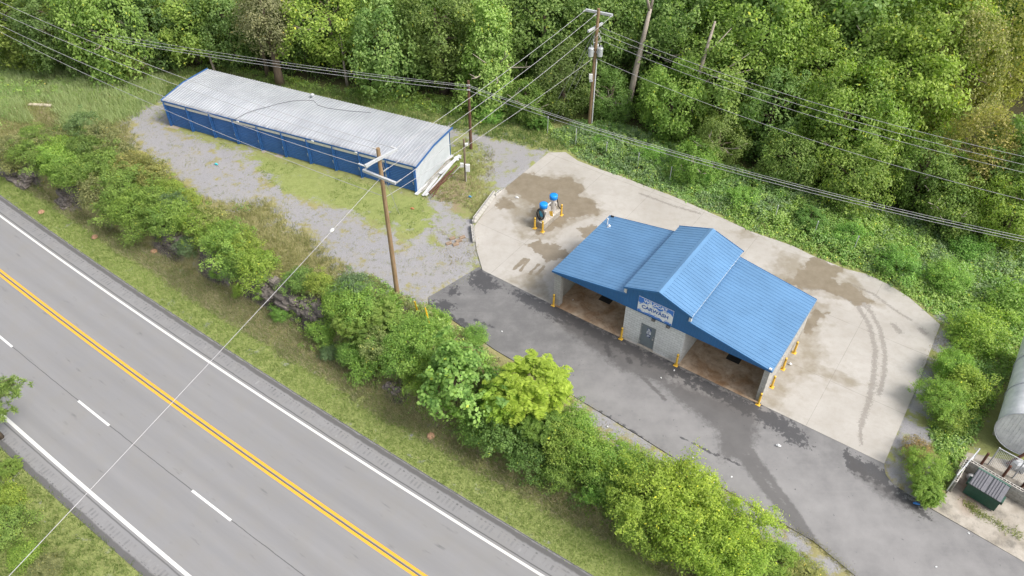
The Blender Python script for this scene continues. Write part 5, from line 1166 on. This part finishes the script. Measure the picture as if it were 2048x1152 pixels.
# ------------------------------------------------------------------ shrubs
def shrub_mesh(seed, pal, n, k, cr, leaf, rx=1.0, rz=1.0, **kw):
    rng = np.random.default_rng(seed); P, D = crown_pts(rng, n, rx, rz, kw.pop('shape', 'ball'), .35, low=-.75)
    o_ = rng.uniform(size=n) < .20; P[o_] *= rng.uniform(1.08, 1.42, (o_.sum(), 1)); P[o_, 2] += rng.uniform(0, .28, o_.sum())
    return leaf_mesh('foliage', [tuft_cloud(rng, P, D, rng.uniform(.65, 1.3, n)*cr, k, leaf, PAL[pal], **kw)])
def frond_mesh(seed, pal, n, L=.9, rx=1.0, rz=1.0, lw=.085):
    """feathery plant: arching pinnate fronds"""
    rng = np.random.default_rng(seed); P, D = crown_pts(rng, n, rx*.7, rz*.75, inner=.25, low=-.6); parts = []
    o_ = rng.uniform(size=n) < .28; P[o_] *= rng.uniform(1.05, 1.4, (o_.sum(), 1))
    for p, d in zip(P, D):
        a = math.atan2(d[1], d[0])+rng.normal(0, .5); dir_ = np.array([math.cos(a), math.sin(a), rng.uniform(.1, .6)]); Lk = L*rng.uniform(.7, 1.2)
        tt = np.linspace(.12, 1, 11); base = p+dir_*tt[:, None]*Lk*.75; base[:, 2] -= .45*Lk*tt**2
        side = norm(np.cross(dir_, [0, 0, 1.])); w = np.sin(np.clip(tt, 0, 1)*2.7+.25)*.24*Lk
        t1 = rng.uniform()
        for sg in (1, -1):
            c = base+side*sg*w[:, None]*.55; c[:, 2] -= .05*Lk
            C = lerpc(*PAL[pal], np.clip(rng.normal(.35+.4*t1, .18, len(tt)), 0, 1))*LK*.66
            parts.append(leaf_arrays(c, np.tile([0, 0, 1.], (len(tt), 1))+rng.normal(0, .3, (len(tt), 3)), w*.55+.02, C, rng, .34, U=np.tile(side*sg+dir_*.35, (len(tt), 1))))
    return leaf_mesh('foliage', parts)
def frond_shrub(seed, pal, n, L, rx=1.0): return frond_mesh(seed, pal, n, L, rx)
SM = {'leafy': [shrub_mesh(101, 'leafy', 120, 70, .28, .044, droop=.5), shrub_mesh(102, 'leafy', 120, 70, .30, .046, droop=.6)],
      'yellow': [shrub_mesh(103, 'yellow', 110, 66, .27, .042, droop=.4)], 'olive': [shrub_mesh(104, 'olive', 125, 66, .26, .040, droop=.4)],
      'teal': [shrub_mesh(105, 'teal', 125, 66, .24, .042, droop=.2)], 'dark': [shrub_mesh(106, 'dark', 125, 66, .26, .045, droop=.3)], 'mixed': [shrub_mesh(107, 'olive', 120, 66, .28, .042, droop=.8, up=.3), shrub_mesh(108, 'leafy', 120, 66, .28, .04, droop=.9, up=.3)],
      'frond': [frond_mesh(109, 'frond', 230, .5), frond_mesh(119, 'frond', 230, .45)], 'gold': [frond_mesh(110, 'gold', 270, .44), frond_mesh(112, 'gold', 250, .44)], 'feather': [shrub_mesh(111, 'feather', 230, 70, .19, .038, droop=-.25, up=1.0, flat=.55, asp=.4), shrub_mesh(113, 'feather', 230, 70, .19, .038, droop=-.2, up=1.0, flat=.5, asp=.4)],
      'syca': [shrub_mesh(114, 'syca', 170, 34, .16, .048, droop=.35, asp=.8, flat=.2, jit=.4)], 'vine': [shrub_mesh(115, 'leafy', 130, 66, .25, .04, rz=.7, droop=.5)]}
def stem_mesh(seed):
    r = random.Random(seed); m = MB()
    for i in range(6):
        a = r.uniform(0, 6.28); m.tube([(.04*math.cos(a), .04*math.sin(a), 0), (.25*math.cos(a), .25*math.sin(a), .8), (.5*math.cos(a), .5*math.sin(a), 1.5)], [.03, .022, .008], 5)
    return m.build('stem', M_bark, None, smooth=True)
_stem = [stem_mesh(i) for i in (1, 2)]; _stemme = [s.data for s in _stem]
for s in _stem: bpy.data.objects.remove(s)
def shrub(u, v, h, r, kind, lab, tint=(1, 1, 1), group='shrubs along the road cut', cat='shrub', name=None):
    hc = h-r*.8 if h > r*1.3 else h*.5
    x, y, g = at(u, v, hc); i = _cnt[kind+'s'] = _cnt.get(kind+'s', 0)+1
    t = thing(name or {'gold': 'locust_tree', 'frond': 'sumac_shrub', 'syca': 'sycamore_tree', 'feather': 'feathery_shrub'}.get(kind, 'shrub'), lab, cat, (x, y, g), 0, group)
    o = bpy.data.objects.new('foliage', SM[kind][i % len(SM[kind])]); COL.objects.link(o); o.parent = t; o.location = (0, 0, hc); o.scale = (r, r, max(h-hc, .4)*1.0); o.rotation_euler = (0, 0, 2.1*i); o.color = (*tint, 1)
    s = bpy.data.objects.new('stem', _stemme[i % 2]); COL.objects.link(s); s.parent = t; s.scale = (r*.7, r*.7, h*.5); s.rotation_euler = (0, 0, i)
    return t
SH = [(18, 292, 1.7, 1.5, 'olive', 'yellowish scrub at the left edge above the rock ledges'), (62, 262, 1.2, 1.2, 'leafy', 'low light scrub left of the bare soil patch'), (55, 300, 1.8, 1.4, 'mixed', 'scrub with drooping twigs right of the left edge scrub'), (98, 290, 2.0, 1.4, 'olive', 'brown tinged scrub below the bare soil patch'),
      (85, 325, 1.6, 1.2, 'leafy', 'small green scrub just above the split rock ledge'), (168, 250, 2.2, 1.5, 'teal', 'greyish bush at the upper end of the dense left thicket', (1.1, 1.1, .9)), (128, 292, 2.2, 1.4, 'leafy', 'fresh green bush on the left side of the dense thicket', (1.15, 1.15, 1)), (200, 268, 2.4, 1.4, 'olive', 'olive bush at the top of the dense thicket'),
      (165, 300, 2.6, 1.6, 'dark', 'dark bush in the heart of the dense left thicket', (1.2, 1.15, 1)), (110, 318, 2.4, 1.4, 'leafy', 'brightest green bush at the left flank of the thicket', (1.3, 1.35, 1.1)), (232, 300, 2.4, 1.5, 'mixed', 'bush beside the gravel at the right flank of the thicket'), (205, 325, 2.8, 1.6, 'leafy', 'tall bush in the middle of the dense left thicket'),
      (150, 345, 2.6, 1.5, 'mixed', 'bush with yellowish hanging sprays on the thicket front'), (265, 330, 2.4, 1.5, 'olive', 'yellow olive bush overhanging the gravel edge', (1.2, 1.1, .9)), (248, 368, 2.6, 1.6, 'leafy', 'green bush below the thicket middle'), (190, 385, 2.4, 1.5, 'mixed', 'drooping bush over the dark rounded rock'),
      (305, 345, 2.4, 1.4, 'olive', 'bush nearest the gravel under the storage doors', (1.2, 1.15, .9)), (300, 392, 2.6, 1.5, 'leafy', 'bush in the lower middle of the thicket', (1, 1, .9)), (225, 420, 2.2, 1.3, 'leafy', 'low bush at the thicket foot above the verge'), (345, 378, 2.2, 1.2, 'yellow', 'yellow green bush beside the gravel, lower thicket end', (.95, 1, 1)),
      (347, 408, 2.2, 1.1, 'teal', 'blue green bush in front of the yellow green one'), (280, 445, 2.2, 1.3, 'leafy', 'bush hanging over the dark cracked rock'), (378, 398, 2.0, 1.1, 'yellow', 'second yellow bush at the thicket end by the gap'), (322, 440, 2.2, 1.2, 'leafy', 'green bush left of the cracked rock', (.9, .95, .9)),
      (392, 448, 2.4, 1.4, 'leafy', 'layered bush above the dark cracked rock', (1.15, 1.12, .9)), (440, 470, 2.4, 1.3, 'mixed', 'layered pale bush right of the cracked rock', (1.2, 1.2, 1)), (375, 492, 1.6, .9, 'teal', 'small blue green bush under the cracked rock'), (485, 492, 2.4, 1.3, 'yellow', 'bright yellow green bush left of the bare ledge', (.9, .95, .9)),
      (470, 528, 2.0, 1.1, 'leafy', 'dark lower bush at the bare ledge left end', (.8, .9, .9)), (433, 540, .9, .65, 'leafy', 'small round shrub alone on the dry verge', (1, 1.15, 1)), (522, 585, .9, .5, 'leafy', 'tiny green plant at the foot of the bare ledge', (1.1, 1.2, 1)), (478, 578, .8, .45, 'leafy', 'tiny sprout by the roots left of the bare ledge', (1.3, 1.3, 1)),
      (598, 558, 2.0, 1.0, 'dark', 'dark round bush crossed by the span wire above the ledge', (1.3, 1.35, 1.2)), (642, 565, 2.2, 1.05, 'yellow', 'yellow green bush between the two dark round bushes'), (705, 578, 2.4, 1.35, 'teal', 'large dark blue green bush left of the near pole'), (560, 625, .9, .7, 'leafy', 'low vine patch under the bare ledge', (.9, 1.1, 1)),
      (645, 662, 1.8, 1.1, 'leafy', 'bright leafy bush at the foot of the rock right of the ledge', (1.15, 1.25, 1.1)), (700, 642, 2.2, 1.2, 'frond', 'feathery sumac left of the near pole foot', (.95, .95, .9)), (768, 636, 2.2, 1.3, 'frond', 'feathery sumac directly below the near pole'), (742, 680, 2.0, 1.2, 'frond', 'lower feathery sumac below the near pole', (.8, .85, .85)),
      (805, 660, 2.0, 1.3, 'vine', 'vine clad bush below the thin yellow guard', (1.1, 1.2, 1.1)), (850, 660, 1.4, 1.2, 'vine', 'vine mat at the asphalt corner by the long yellow guard', (1.15, 1.2, 1.1)), (880, 672, 1.2, 1.0, 'vine', 'vine mat along the asphalt edge above the large bright tree', (1.05, 1.15, 1)), (800, 712, 1.8, 1.2, 'leafy', 'bush left of the large bright tree', (.95, 1.1, 1)),
      (700, 700, 1.6, 1.0, 'leafy', 'leafy bush on the slope below the sumacs', (.9, 1.05, 1)), (660, 704, .9, .7, 'teal', 'small greyish bush alone on the verge below the sumacs', (.75, .8, .75)), (835, 745, 1.6, 1.1, 'leafy', 'low bush at the left foot of the large bright tree', (1.0, 1.05, .8)), (775, 608, 1.1, 1.1, 'vine', 'low vines around the near pole foot', (1.2, 1.25, 1)),
      (905, 755, 5.0, 2.55, 'syca', 'large bright green tree with big leaves between verge and drive'), (1068, 772, 4.2, 2.5, 'gold', 'golden feathery locust tree over the drive edge', (1.22, 1.13, 1.1)), (1010, 800, 3.2, 1.6, 'gold', 'smaller golden locust left of the golden feathery one', (1.05, 1.1, 1.1)), (1000, 862, 2.6, 1.6, 'dark', 'dark green bush under the smaller golden locust', (1.05, 1.15, 1.0)),
      (955, 832, 2.0, 1.1, 'leafy', 'shaded bush at the right foot of the large bright tree', (.75, .9, .8)), (1085, 850, 2.4, 1.3, 'frond', 'green feathery bush under the golden locust', (.8, .9, .8)), (1128, 880, 2.4, 1.4, 'yellow', 'small leaved yellow green bush below the golden locust', (.85, .95, .9)), (1175, 905, 2.2, 1.4, 'leafy', 'green bush beside the gravel strip right of the golden locust', (1.1, 1.15, .9)),
      (1120, 945, 2.0, 1.2, 'yellow', 'low yellow green bush at the verge below the golden locust', (.7, .85, .9)), (1210, 955, 2.2, 1.2, 'leafy', 'bush left of the big feathery shrubs', (1.0, 1.1, 1)), (1190, 988, 1.4, .8, 'syca', 'small big leaved sapling by the verge', (1.1, 1.15, 1)),
      (1290, 975, 3.0, 2.0, 'feather', 'upper left big feathery shrub beside the gravel strip'), (1370, 985, 3.2, 2.1, 'feather', 'upper right big feathery shrub beside the gravel strip', (1.08, 1.05, .9)), (1300, 1040, 2.8, 1.7, 'feather', 'middle big feathery shrub facing the verge', (.8, .85, .9)), (1390, 1062, 3.4, 2.1, 'feather', 'central tall big feathery shrub', (.95, 1, .9)),
      (1462, 1058, 2.8, 1.7, 'feather', 'feathery shrub nearest the drive by the gravel strip', (1.1, 1.1, .9)), (1450, 1125, 3.0, 1.9, 'feather', 'feathery shrub at the bottom image edge', (.9, 1.0, .9)), (1560, 1118, .9, 1.1, 'vine', 'low vines at the bottom edge right of the feathery shrubs', (1.1, 1.1, .8)), (1610, 1150, .7, 1.0, 'olive', 'dry weeds at the bottom edge beside the gravel strip', (1.2, 1.2, .9)),
      (18, 992, 1.5, 1.0, 'yellow', 'yellow green bush at the left edge below the highway', (.95, 1, .9)), (12, 1052, 1.6, 1.1, 'leafy', 'green bush at the left edge below the yellow green one'), (45, 1105, 1.2, .9, 'leafy', 'bush at the bottom left under the span wire', (1.1, 1.1, .9)), (95, 1132, .9, .8, 'olive', 'dry bush at the bottom left corner'), (18, 935, .8, .7, 'frond', 'small weed at the left edge beside the lower road edge')]
SH += [(455, 492, 2.8, 1.7, 'leafy', 'fullest green bush left of the bare ledge', (1.05, 1.1, 1)), (520, 525, 2.6, 1.45, 'leafy', 'yellowish green bush hanging over the upper left end of the bare ledge', (1.2, 1.15, .9)), (420, 440, 2.4, 1.4, 'mixed', 'pale bush by the grass gap right of the thicket', (1.2, 1.2, 1)),
       (130, 335, 2.4, 1.6, 'leafy', 'bush low on the left end of the dense thicket', (1.1, 1.15, 1)), (270, 410, 2.6, 1.6, 'mixed', 'drooping bush in the lower thicket facing the road', (1.1, 1.1, 1)), (340, 425, 2.6, 1.5, 'leafy', 'bush between thicket end and cracked rock', (1.1, 1.1, 1)), (30, 320, 1.8, 1.3, 'olive', 'dry scrub directly above the leftmost rock ledge', (1.1, 1.1, 1)),
       (720, 610, 2.4, 1.4, 'leafy', 'leafy bush between the dark blue green bush and the near pole', (1.05, 1.15, 1)), (675, 600, 2.2, 1.2, 'leafy', 'bright bush in front of the dark blue green bush', (1.15, 1.2, 1)), (830, 690, 2.0, 1.5, 'leafy', 'bush below the long yellow guard', (1.05, 1.15, 1)), (870, 640, 1.0, 1.2, 'vine', 'low vines right of the long yellow guard', (1.1, 1.2, 1)),
       (760, 690, 2.2, 1.4, 'mixed', 'bush among the sumacs below the near pole', (1.05, 1.2, 1)), (735, 715, 1.6, 1.2, 'leafy', 'low bush at the slope foot below the sumacs', (1.0, 1.15, 1)), (950, 670, 1.0, 1.0, 'vine', 'low vines along the asphalt edge right of the large bright tree', (1.0, 1.15, 1)), (1240, 925, 1.8, 1.2, 'leafy', 'bush at the gravel strip left of the big feathery shrubs', (1.1, 1.2, 1)),
       (1150, 850, 1.8, 1.2, 'leafy', 'small bush right of the golden locust by the gravel strip', (1.1, 1.2, 1)), (1060, 905, 2.0, 1.3, 'dark', 'dark bush at the verge below the golden locust', (1.05, 1.15, 1.0))]
for a in SH: shrub(*a[:6], *(a[6:7] or [(1, 1, 1)]), cat='tree' if a[4] in ('syca', 'gold') and a[2] > 3 else 'shrub')
WS = [(1888, 795, 2.2, 1.2, 'feather', 'feathery shrub between the concrete and the silver tank', (.8, .95, 1.1)), (1935, 770, 2.4, 1.5, 'yellow', 'bright yellow green shrub touching the silver tank', (.95, 1.05, .9)), (1905, 730, 2.0, 1.3, 'feather', 'tall feathery weed shrub left of the tank top', (.75, .95, 1.0)), (1900, 840, 1.6, 1.2, 'yellow', 'low yellowish shrub below the shrub touching the tank', (.8, .9, .9)),
      (1855, 940, 1.8, 1.0, 'feather', 'bushy weed in front of the open gate', (.85, .95, 1.1)), (1855, 985, 1.4, .9, 'frond', 'fresh green weed at the drive edge by the gate', (.9, 1.0, .8)), (1835, 900, 1.0, .8, 'olive', 'brown dried weed on the gravel beside the pad corner', (1.1, .8, .8)), (1960, 660, 2.4, 1.6, 'leafy', 'light green bush above the silver tank', (1.3, 1.3, 1)), (2020, 600, 2.6, 1.8, 'leafy', 'pale bush at the right edge above the tank', (1.1, 1.2, 1.1)),
      (1800, 530, 1.9, 1.4, 'leafy', 'rounded bush at the outer bend of the concrete', (.95, 1.2, 1.15)), (1700, 470, 1.9, 1.4, 'vine', 'vine mound above the wet corner of the concrete', (.95, 1.2, 1.1)), (1620, 440, 1.8, 1.3, 'frond', 'feathery green weed mound behind the right bay roof', (.65, .85, .9)), (1490, 395, 1.8, 1.3, 'leafy', 'leafy mound behind the central gable roof', (1.05, 1.25, 1.1)), (1400, 350, 1.7, 1.2, 'vine', 'vine mound on the bank behind the left bay roof', (.95, 1.25, 1.05)),
      (1300, 315, 1.6, 1.2, 'leafy', 'mound of weeds below the dead trunk', (1.0, 1.25, 1.1)), (1205, 285, 1.5, 1.1, 'leafy', 'mound of weeds at the transformer pole foot', (.9, 1.2, 1)), (1075, 240, 1.5, 1.2, 'frond', 'tall green weeds at the guy wire anchors', (.6, .8, .8)), (985, 225, 1.3, 1.2, 'leafy', 'leafy weeds under the conical tulip tree', (.9, 1.2, 1)), (1900, 560, 2.0, 1.5, 'feather', 'grey green bush on the bank left of the pale bush', (.85, 1.05, 1.4)), (1930, 490, 2.0, 1.4, 'leafy', 'bush beneath the cables at right', (.85, 1.1, 1))]
for a in WS: shrub(*a[:6], a[6], group='shrubs on the weedy bank')
# pine at the lower left edge
x, y, g = at(-58, 792, 4.2); t = thing('pine_tree', 'pine tree reaching over the lower lane from the left edge', 'tree', (x, y, g))
trunk_mesh(t, 6.2, .14, 3, M_bark, 0); rng = np.random.default_rng(9); m = MB(); parts = []
for i in range(34):
    a = 2*math.pi*i*.381 if i > 5 else rng.normal(.25, .35); z = rng.uniform(1.8, 6.0) if i > 5 else rng.uniform(3.6, 5.0); L = (2.3-.22*z)*rng.uniform(.75, 1.1)+(1.75 if i <= 5 else 0); d = np.array([math.cos(a), math.sin(a), .18]); m.tube([(0, 0, z), tuple(np.array([0, 0, z])+d*L*.6), tuple(np.array([0, 0, z])+d*L+[0, 0, .1])], [.04, .03, .01], 5)
    P = np.array([0, 0, z])+d*L*rng.uniform(.45, 1.05, (13, 1))+rng.normal(0, .20, (13, 3))
    for p in P:
        U = norm(rng.normal(0, 1, (46, 3))+[0, 0, .5]); parts.append(leaf_arrays(p+U*.14, np.cross(U, rng.normal(size=(46, 3))), .15, lerpc(*PAL['pine'], rng.uniform(0, 1, 46))*LK, rng, .13, U=U))
m.build('branch', M_bark, t); o = bpy.data.objects.new('needles', leaf_mesh('needles', parts)); COL.objects.link(o); o.parent = t
# ------------------------------------------------------------------ ground cover
def scatter(rng, poly, dens, zoff=0):
    lo, hi = poly.min(0), poly.max(0); n = int(np.prod(hi-lo)*dens); P = rng.uniform(lo, hi, (n, 2)); sd, _ = sdf_poly(P, poly); k = sd > 0
    return P[k], sd[k]
def blades(rng, P, Z, h, w, cols, nb=4, spread=.10, lean=.5):
    n = len(P); B = np.repeat(np.column_stack([P, Z]), nb, 0)+np.column_stack([rng.normal(0, spread, (n*nb, 2)), np.zeros(n*nb)])
    cols = (np.asarray(cols[0])*np.array([1.55, 1.6, 2.2]), np.asarray(cols[1])*np.array([1.5, 1.55, 2.1]), *cols[2:])
    H = np.repeat(np.broadcast_to(h, (n,)), nb)*rng.uniform(.6, 1.2, n*nb); U = norm(np.column_stack([rng.normal(0, lean, (n*nb, 2)), np.ones(n*nb)]))
    N = np.cross(U, rng.normal(size=U.shape)); t = np.clip(np.repeat(cols[2], nb)+rng.normal(0, .22, n*nb), 0, 1) if len(cols) > 2 else rng.uniform(0, 1, n*nb)
    V, C = leaf_arrays(B, N, H/2, lerpc(cols[0], cols[1], t), rng, 1.0, U=U, tri=True)
    W = (V[:, 1]-V[:, 0]); c = (V[:, 0]+V[:, 1])/2; V[:, 0] = c-norm(W)*w/2; V[:, 1] = c+norm(W)*w/2
    return V, C
rng = np.random.default_rng(33); G = []
GL, GD = ((.066, .100, .018), (.185, .222, .052)), ((.110, .104, .042), (.300, .255, .135))
# verge: mown green by the shoulder, tall brown green above it
n = 42000; s = rng.uniform(-45, 50, n); dn = rng.uniform(5.45, 11.2, n); P = from_sd(s, dn); lim = np.interp(s, *TDT)+.4; k = dn < lim; P, dn, s = P[k], dn[k], s[k]; Z = tz(P[:, 0], P[:, 1]); no = wob(P[:, 0]*2, P[:, 1]*2)*.5
gm = dn < 7.1+.7*no; slope_ok = ~((dn > np.interp(s, *TDF)-.1) & (s < 6) & (rng.uniform(size=len(s)) < .75))
G.append(blades(rng, P[gm], Z[gm], .16, .030, (*GL, .5+.4*no[gm]), 4)); k = ~gm & slope_ok; G.append(blades(rng, P[k], Z[k], .38, .026, (*GD, .45+.5*no[k]), 5, .15, .9)); k2 = k & (rng.uniform(size=len(k)) < .4); G.append(blades(rng, P[k2], Z[k2], .4, .028, (*GL, .3+.3*no[k2]), 4, .15, .8))
n = 16000; s = rng.uniform(-30, 40, n); dn = rng.uniform(-16, -8.75, n); P = from_sd(s, dn); Z = tz(P[:, 0], P[:, 1]); no = wob(P[:, 0]*2, P[:, 1]*2)*.5; G.append(blades(rng, P, Z, np.where(dn > -10.2, .30, .45), .03, ((.045, .075, .012), (.135, .165, .035), .5+.4*no), 5, .12, .7))
o = bpy.data.objects.new('verge_grass', leaf_mesh('verge_grass', G)); COL.objects.link(o); tag(o, 'mown green and taller dry grass on the highway verges', 'grass', kind='stuff')
G = []
def vegmask(P):
    m_ = np.maximum.reduce([soft(sdf_poly(P, g)[0], 2.2) for g in GRAV]); return m_
P, _ = scatter(rng, MEA, 12); P = P[sdf_poly(P, DIRT[0])[0] < -.2]; Z = tz(P[:, 0], P[:, 1]); no = wob(P[:, 0], P[:, 1])*.5; G.append(blades(rng, P, Z, .85+.4*no, .055, ((.135, .172, .050), (.300, .325, .135), .5+.5*no), 8, .22, .3))
TER = gpl([(-60, 240), (0, 215), (180, 200), (260, 235), (285, 300), (400, 392), (540, 400), (600, 455), (700, 540), (760, 590), (850, 600), (840, 640), (720, 640), (560, 560), (430, 480), (250, 420), (0, 350)])
P, _ = scatter(rng, TER, 22); sdg = vegmask(P); s_, d_ = to_sd(P); k = (rng.uniform(size=len(P)) > sdg*1.25-.1) & (d_ > np.interp(s_, *TDT)-.3); P = P[k]; Z = tz(P[:, 0], P[:, 1]); no = wob(P[:, 0]*1.5, P[:, 1]*1.5)*.5
G.append(blades(rng, P, Z, .42+.2*no, .034, ((.075, .085, .024), (.225, .205, .075), .5+.5*no), 6, .18, .6))
REAR = gpl([(330, 150), (420, 138), (560, 165), (700, 190), (985, 215), (1100, 262), (1150, 300), (1090, 300), (940, 266), (800, 240), (600, 190), (420, 140), (400, 150), (330, 200)]); P, _ = scatter(rng, REAR, 16); Z = tz(P[:, 0], P[:, 1]); no = wob(P[:, 0], P[:, 1])*.5
G.append(blades(rng, P, Z, .55+.3*no, .05, ((.052, .090, .020), (.160, .195, .050), .5+.5*no), 6, .2, .5))
for poly, dens, h, cols in ((STG, 20, .13, ((.054, .090, .014), (.155, .195, .042))), (gpl([(840, 420), (925, 330), (990, 300), (985, 380), (940, 440), (880, 440)]), 16, .3, ((.085, .085, .03), (.22, .185, .085))), (gpl([(900, 300), (935, 275), (990, 300), (960, 350), (905, 350)]), 16, .25, ((.07, .095, .02), (.19, .2, .06)))):
    P, sd = scatter(rng, poly, dens); no = wob(P[:, 0]*2.3, P[:, 1]*2.3); k = (no > -.35) & (sdf_poly(P, np.array([sto_w(0, -.2, 0)[:2], sto_w(SW, -.2, 0)[:2], sto_w(SW, 6.5, 0)[:2], sto_w(0, 6.5, 0)[:2]]))[0] < 0); P = P[k]; G.append(blades(rng, P, tz(P[:, 0], P[:, 1]), h, .032, (*cols, .5+.5*no[k]), 5, .12, .6))
# sparse tufts in the gravel and beside the drive
P, _ = scatter(rng, GRAV[0], 3.5); no = wob(P[:, 0]*3, P[:, 1]*3); k = no > .25; P = P[k]; G.append(blades(rng, P, tz(P[:, 0], P[:, 1]), .14, .03, ((.075, .085, .025), (.18, .18, .06), .5+.3*no[k]), 5, .14, .7))
for g_i in (3, 4, 5): P, _ = scatter(rng, GRAV[g_i], 9); no = wob(P[:, 0]*3, P[:, 1]*3); k = no > .05; P = P[k]; G.append(blades(rng, P, tz(P[:, 0], P[:, 1]), .17, .03, ((.095, .08, .03), (.24, .19, .08), .5+.3*no[k]), 5, .14, .7))
e = DRIVE[17:]; L = np.concatenate([np.linspace(a, b, 220) for a, b in zip(DRIVE[12:17], DRIVE[13:18])]); P = L+rng.normal(0, .10, L.shape); P = P[wob(P[:, 0]*2, P[:, 1]*2) > -.1]; G.append(blades(rng, P, np.full(len(P), .0), .13, .03, ((.12, .11, .045), (.25, .22, .09)), 3, .12, .8))
SLW = np.concatenate([np.linspace(a, b, 60) for a, b in ((gp(1928, 1005), gp(1960, 1030)), (gp(1960, 1030), gp(2040, 1075)))]); P = SLW+rng.normal(0, .12, SLW.shape); G.append(blades(rng, P, np.full(len(P), .05), .2, .035, ((.09, .11, .03), (.24, .24, .08)), 6, .12, .7))
o = bpy.data.objects.new('meadow_grass', leaf_mesh('meadow_grass', G)); COL.objects.link(o); tag(o, 'tall meadow grass and tufts around the gravel yard', 'grass', kind='stuff')
# weedy bank: leafy undergrowth in mounds
def weeds(name, poly, dens, hmax, lab, pals, leaf=.085, k=26, edge=1.6, cr=.34):
    P, sd = scatter(rng, poly, dens); no = wob(P[:, 0]*1.3+3, P[:, 1]*1.3); hh = np.clip(sd/edge, .12, 1)*hmax*np.clip(.55+.45*no, .15, 1.1)
    out = []; kind = np.floor((wob(P[:, 0]*.8+9, P[:, 1]*.8)+1)*.5*len(pals)+rng.normal(0, .5, len(P))).astype(int) % len(pals)
    for i, pl_ in enumerate(pals):
        m_ = kind == i
        if m_.sum() == 0: continue
        c = np.column_stack([P[m_], tz(P[m_][:, 0], P[m_][:, 1])+hh[m_]*rng.uniform(.55, 1.05, m_.sum())])
        out.append(tuft_cloud(rng, c, np.column_stack([rng.normal(0, .5, (m_.sum(), 2)), np.full(m_.sum(), .6)]), rng.uniform(.7, 1.3, m_.sum())*cr, k, leaf, PAL[pl_], .45))
    o = bpy.data.objects.new(name, leaf_mesh(name, out)); COL.objects.link(o); return tag(o, lab, 'undergrowth', kind='stuff')
WS_ = 1.1
PAL['weed1'] = ((.058, .108, .026), (.160, .222, .075)); PAL['weed2'] = ((.074, .120, .028), (.188, .235, .070)); PAL['weed3'] = ((.050, .085, .034), (.140, .175, .085)); PAL['weed4'] = ((.075, .085, .03), (.19, .175, .075))
BANK = gpl([(1100, 268), (1150, 312), (1205, 338), (1295, 372), (1350, 393), (1432, 428), (1508, 463), (1584, 489), (1650, 518), (1733, 546), (1775, 566), (1817, 592), (1850, 615), (1885, 640), (1900, 690), (1900, 760), (1860, 860), (1880, 930), (1830, 985), (1865, 1015), (1890, 960), (1945, 880),
            (1990, 800), (2060, 690), (2200, 600), (2048, 490), (1900, 440), (1700, 410), (1500, 345), (1250, 252), (1150, 240)])
weeds('bank_undergrowth', BANK, 20, 1.4, 'tall leafy weeds and vines covering the bank behind the concrete', ['weed1', 'weed2', 'weed1', 'weed3', 'weed2', 'weed2'], k=30)
REARW = gpl([(360, 140), (420, 128), (560, 150), (700, 175), (985, 200), (1110, 238), (1110, 270), (985, 240), (800, 222), (600, 180), (430, 138), (370, 150)])
weeds('rear_undergrowth', REARW, 8, 1.0, 'leafy weeds between storage building and forest', ['weed1', 'weed2', 'bright'])
FL = gpl([(-150, 95), (0, 112), (400, 128), (700, 165), (985, 195), (1250, 240), (1500, 330), (1700, 395), (2048, 470), (2200, 500), (2200, 330), (1700, 290), (1250, 150), (700, 80), (0, 30)])
weeds('forest_undergrowth', FL, 1.7, 2.0, 'shaded undergrowth at the forest foot', ['dark', 'oak', 'dark', 'oak', 'bright'], .15, 26, 2.0, .7)
CUT = np.vstack([from_sd(np.array([0, 6, 20, 42.]), np.array([9.6, 8.9, 8.2, 7.8])), from_sd(np.array([42, 30, 18, 12, 4, 0.]), np.array([9.8, 10.9, 13.6, 15.1, 15.5, 12.]))])
weeds('cut_undergrowth', CUT, 13, 1.05, 'low weeds and vines on the slope below the drive', ['leafy', 'weed2', 'olive', 'weed1'], .07, 26, .9, .26)
weeds('meadow_undergrowth', gpl([(-200, 120), (0, 135), (200, 150), (320, 165), (240, 215), (130, 200), (40, 205), (20, 260), (-200, 260)]), 2.2, .75, 'green weeds and low scrub growing in the far left meadow', ['weed1', 'weed2', 'olive'], .10, 26, 1.5, .42)
THK = gpl([(60, 270), (170, 235), (260, 300), (340, 350), (400, 400), (420, 460), (330, 470), (230, 410), (100, 350), (10, 330), (0, 290)])
weeds('thicket_undergrowth', THK, 6, 1.0, 'scrub filling the thicket on the road cut', ['leafy', 'olive', 'dark', 'leafy'], .075, 26, 1.2, .3)
